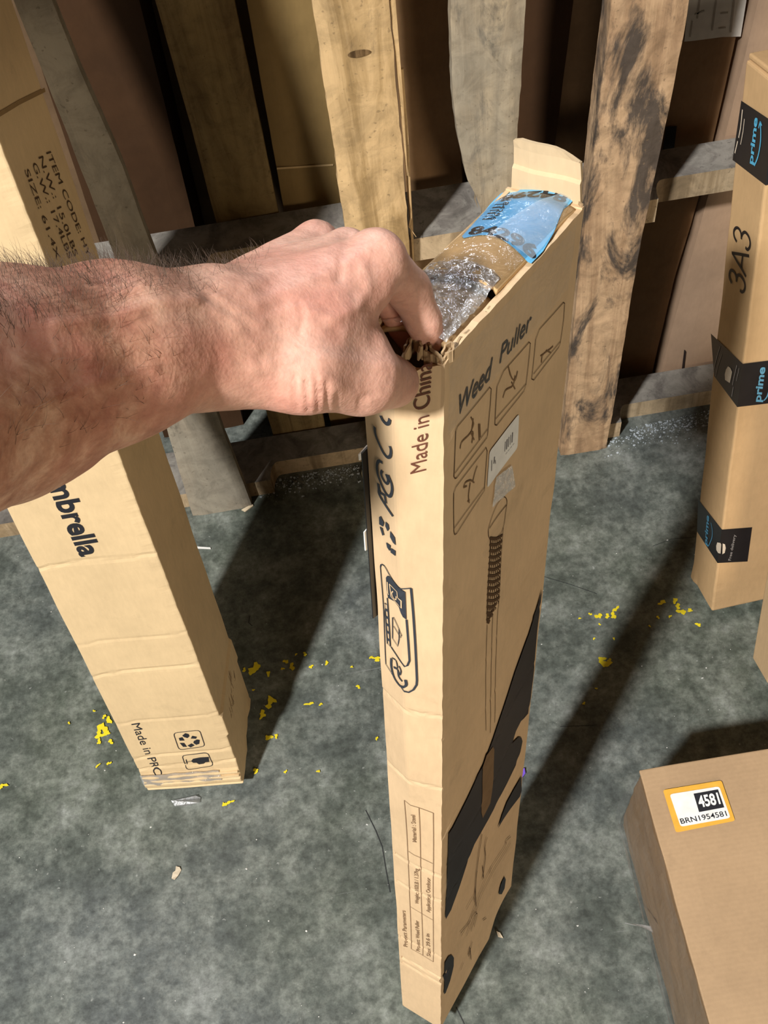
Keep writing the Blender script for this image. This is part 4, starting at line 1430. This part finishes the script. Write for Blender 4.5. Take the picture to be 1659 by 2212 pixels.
FING = [finger((812, 562, .532), (884, 626, .563), (914, 692, .578), (927, 733, .588), (.0150, .0112, .0098, .0088)),
        finger((748, 550, .552), (840, 638, .594), (876, 700, .604), (890, 735, .610), (.0130, .0108, .0098, .0085)),
        finger((682, 529, .572), (765, 618, .626), (758, 700, .628), (715, 738, .612), (.0122, .0105, .0094, .0082)),
        finger((640, 565, .592), (700, 645, .640), (690, 708, .636), (655, 732, .618), (.0118, .0096, .0086, .0074))]


def sdf(P):
    d = None
    for g in ARM:
        x = cap(P, *g); d = x if d is None else smin(d, x, .012)
    for g in PALM:
        d = smin(d, cap(P, *g), .010)
    t = None
    for g in THUMB:
        x = cap(P, *g); t = x if t is None else smin(t, x, .006)
    d = smin(d, t, .009)
    for f_ in FING:
        t = None
        for g in f_:
            x = cap(P, *g); t = x if t is None else smin(t, x, .004)
        d = smin(d, t, .0045)
    # hollow between thumb and index stays open
    return d


def grad(P, h=5e-4):
    return np.stack([(sdf(P + h * e) - sdf(P - h * e)) / (2 * h) for e in np.eye(3)], 1)


def hand_mesh():
    bm_ = bmesh.new()
    for a, b, ra, rb, sz in ARM + PALM + THUMB + [g for f_ in FING for g in f_]:
        L_ = np.linalg.norm(b - a); n = max(3, int(L_ / (min(ra, rb) * .25)))
        for k in range(n + 1):
            t = k / n; p = a + (b - a) * t; r_ = ra + (rb - ra) * t
            m4 = Matrix.Translation(p) @ Matrix.Diagonal((r_, r_, r_ / sz, 1))
            bmesh.ops.create_icosphere(bm_, subdivisions=3, radius=1.0, matrix=m4)
    me = bpy.data.meshes.new('body'); bm_.to_mesh(me); bm_.free()
    o = bpy.data.objects.new('body', me); col.objects.link(o)
    md = o.modifiers.new('skin', 'REMESH'); md.mode = 'VOXEL'; md.voxel_size = .0016
    dg = bpy.context.evaluated_depsgraph_get()
    m2 = bpy.data.meshes.new_from_object(o.evaluated_get(dg))
    bpy.data.objects.remove(o)
    n = len(m2.vertices); co = np.zeros(n * 3); m2.vertices.foreach_get('co', co); P = co.reshape(-1, 3)
    for _ in range(8):
        d = sdf(P); g = grad(P); gl = np.linalg.norm(g, axis=1, keepdims=True)
        P = P - np.clip(d, -.002, .002)[:, None] * g / np.maximum(gl, .3)
    # relax along the surface
    ed = np.zeros(len(m2.edges) * 2, int); m2.edges.foreach_get('vertices', ed); ed = ed.reshape(-1, 2)
    for _ in range(6):
        acc = np.zeros_like(P); cnt = np.zeros(n)
        np.add.at(acc, ed[:, 0], P[ed[:, 1]]); np.add.at(acc, ed[:, 1], P[ed[:, 0]])
        np.add.at(cnt, ed[:, 0], 1); np.add.at(cnt, ed[:, 1], 1)
        P = .5 * P + .5 * acc / np.maximum(cnt, 1)[:, None]
    g = grad(P); N3 = g / np.linalg.norm(g, axis=1, keepdims=True)
    # relief: tendons, veins, creases on the side seen
    X = 829.5 + F * P[:, 0] / P[:, 2]; Y = 1106 + F * P[:, 1] / P[:, 2]
    view = P / np.linalg.norm(P, axis=1, keepdims=True)
    facing = np.clip(-(N3 * view).sum(1) * 2.0 + .25, 0, 1)
    front = (P[:, 2] < .60)
    off = np.zeros(n)
    def stroke(pts, amp, sig):
        best = np.full(n, 1e9)
        for (x0, y0), (x1, y1) in zip(pts[:-1], pts[1:]):
            vx, vy = x1 - x0, y1 - y0
            t = np.clip(((X - x0) * vx + (Y - y0) * vy) / (vx * vx + vy * vy), 0, 1)
            best = np.minimum(best, np.hypot(X - x0 - t * vx, Y - y0 - t * vy))
        return amp * np.exp(-(best / sig) ** 2)
    for pts, amp, sig in [([(560, 655), (700, 595), (795, 545)], .0010, 16), ([(540, 615), (640, 560), (720, 515)], .0007, 14),
                          ([(470, 640), (560, 700), (640, 660), (730, 690)], .0005, 9), ([(785, 580), (795, 625), (770, 665), (715, 690)], .0011, 13),
                          ([(550, 795), (640, 768), (740, 780), (850, 790)], .0011, 18), ([(400, 640), (500, 690), (560, 760)], .0005, 10),
                          ([(120, 700), (240, 690), (330, 655), (420, 650)], .0010, 14), ([(60, 880), (200, 830), (330, 800)], .0009, 16),
                          ([(756, 505), (738, 560), (735, 600)], -.0010, 12), ([(700, 820), (760, 850)], .0006, 18),
                          ([(638, 815), (640, 850), (644, 886)], -.0011, 5), ([(661, 822), (664, 855), (665, 888)], -.0015, 5), ([(683, 818), (687, 850), (686, 890)], -.0014, 5),
                          ([(704, 826), (708, 855), (706, 890)], -.0013, 5), ([(728, 850), (730, 890)], -.0007, 6), ([(778, 862), (775, 895)], -.0007, 6), ([(790, 856), (788, 892)], -.0005, 5),
                          ([(645, 655), (655, 690), (648, 720)], -.0007, 7), ([(568, 770), (620, 762), (665, 775)], -.0009, 14),
                          ([(880, 590), (905, 640), (915, 668)], .0003, 8), ([(872, 600), (888, 592)], -.0004, 4), ([(866, 606), (884, 600)], -.0004, 4)]:
        off += stroke(pts, amp, sig)
    nn = np.array([noise.noise(Vector(p * 45)) for p in P]); n2 = np.array([noise.noise(Vector(p * 160)) for p in P])
    P = P + N3 * ((off * facing * front) + .0006 * nn + .00022 * n2)[:, None]
    W_ = CAM + P @ M.T
    me2 = m2; me2.vertices.foreach_set('co', W_.ravel()); me2.update()
    me2.polygons.foreach_set('use_smooth', [True] * len(me2.polygons))
    return me2, P, N3, X, Y


def skin_mat():
    m, nt, bs, N = newmat('sun_reddened_skin')
    tc = N('ShaderNodeTexCoord'); v = tc.outputs['Object']
    a = ramp(nt, noise_n(nt, v, 55, 8, .7, .4), [(.34, (.33, .135, .08)), (.50, (.49, .245, .155)), (.66, (.68, .41, .28))])
    # hand is pinker than the tanned forearm (x runs along the arm)
    sx = N('ShaderNodeSeparateXYZ'); nt.links.new(v, sx.inputs[0])
    gr = N('ShaderNodeMapRange'); gr.inputs[1].default_value = -.10; gr.inputs[2].default_value = -.03
    nt.links.new(sx.outputs[0], gr.inputs[0])
    b = ramp(nt, noise_n(nt, v, 30, 6, .6, .3), [(.30, (.56, .29, .22)), (.52, (.66, .375, .29)), (.72, (.74, .46, .37))])
    a = mixc(nt, gr.outputs[0], a, b)
    rd = ramp(nt, noise_n(nt, v, 16, 4, .5), [(.50, (0, 0, 0)), (.66, (.42,) * 3)])
    a = mixc(nt, rd, a, (.60, .22, .17))
    fr_ = ramp(nt, noise_n(nt, v, 210, 3, .6), [(.28, (.72,) * 3), (.55, (1.05,) * 3)])
    a = mixc(nt, .45, a, fr_, 'MULTIPLY')
    nt.links.new(a, bs.inputs['Base Color'])
    bs.inputs['Roughness'].default_value = .52
    bs.inputs['Specular IOR Level'].default_value = .35
    bs.inputs['Subsurface Weight'].default_value = .18
    bs.inputs['Subsurface Radius'].default_value = (.012, .004, .002)
    bs.inputs['Subsurface Scale'].default_value = .5
    p = bump(nt, bs, noise_n(nt, v, 120, 6, .6, 1.0), .35, .0012)
    vo = N('ShaderNodeTexVoronoi'); vo.inputs['Scale'].default_value = 520; nt.links.new(v, vo.inputs['Vector'])
    bump(nt, bs, vo.outputs['Distance'], .18, .0006, p)
    return m


me, HP, HN, HX, HY = hand_mesh()
me.name = 'body'
me.materials.append(skin_mat())
hand = bpy.data.objects.new('person', me)
col.objects.link(hand)
tag(hand, 'bare hairy left forearm and hand of a person gripping the torn top of a carton', 'person')
# forearm hair
cu = bpy.data.curves.new('forearm_hair', 'CURVE'); cu.dimensions = '3D'; cu.bevel_depth = .00008; cu.bevel_resolution = 0
idx = np.where((HX > -150) & (HX < 640) & (HN[:, 1] < -.45) & (HP[:, 2] < .6))[0]
idx2 = np.where((HX > -150) & (HX < 560) & (HN[:, 2] < -.2) & (HN[:, 1] < .5))[0]
pick = list(rng.choice(idx, 2600)) + list(rng.choice(idx2, 350))
for q in pick:
    if HX[q] > 360 and rng.rand() < (HX[q] - 360) / 230 + (.35 if HN[q][1] > -.8 else 0): continue
    d = np.array([-.35 + .8 * rng.randn() * .5, -.25 - .3 * rng.rand(), .15 * rng.randn()])
    if HX[q] > 480: d[0] = -.1 + .5 * rng.randn()
    L_ = .005 + .006 * rng.rand()
    if HX[q] > 480: L_ *= .7
    n_ = HN[q]; p = HP[q].copy()
    cur = n_ * .55 + d * .8; cur /= np.linalg.norm(cur)
    s_ = cu.splines.new('POLY'); s_.points.add(4)
    bend = np.array([-.4, .05, 0]) + rng.randn(3) * .3
    for k in range(5):
        w_ = CAM + M @ p
        s_.points[k].co = (*w_, 1); s_.points[k].radius = 1 - k * .2
        p = p + cur * L_ / 4; cur = cur + bend * .28; cur /= np.linalg.norm(cur)
hair = bpy.data.objects.new('forearm_hair', cu)
hm, nt, bs, N_ = newmat('brown_arm_hair')
bs.inputs['Base Color'].default_value = (.075, .045, .028, 1); bs.inputs['Roughness'].default_value = .5
cu.materials.append(hm)
col.objects.link(hair); hair.parent = hand
hair['kind'] = 'stuff'
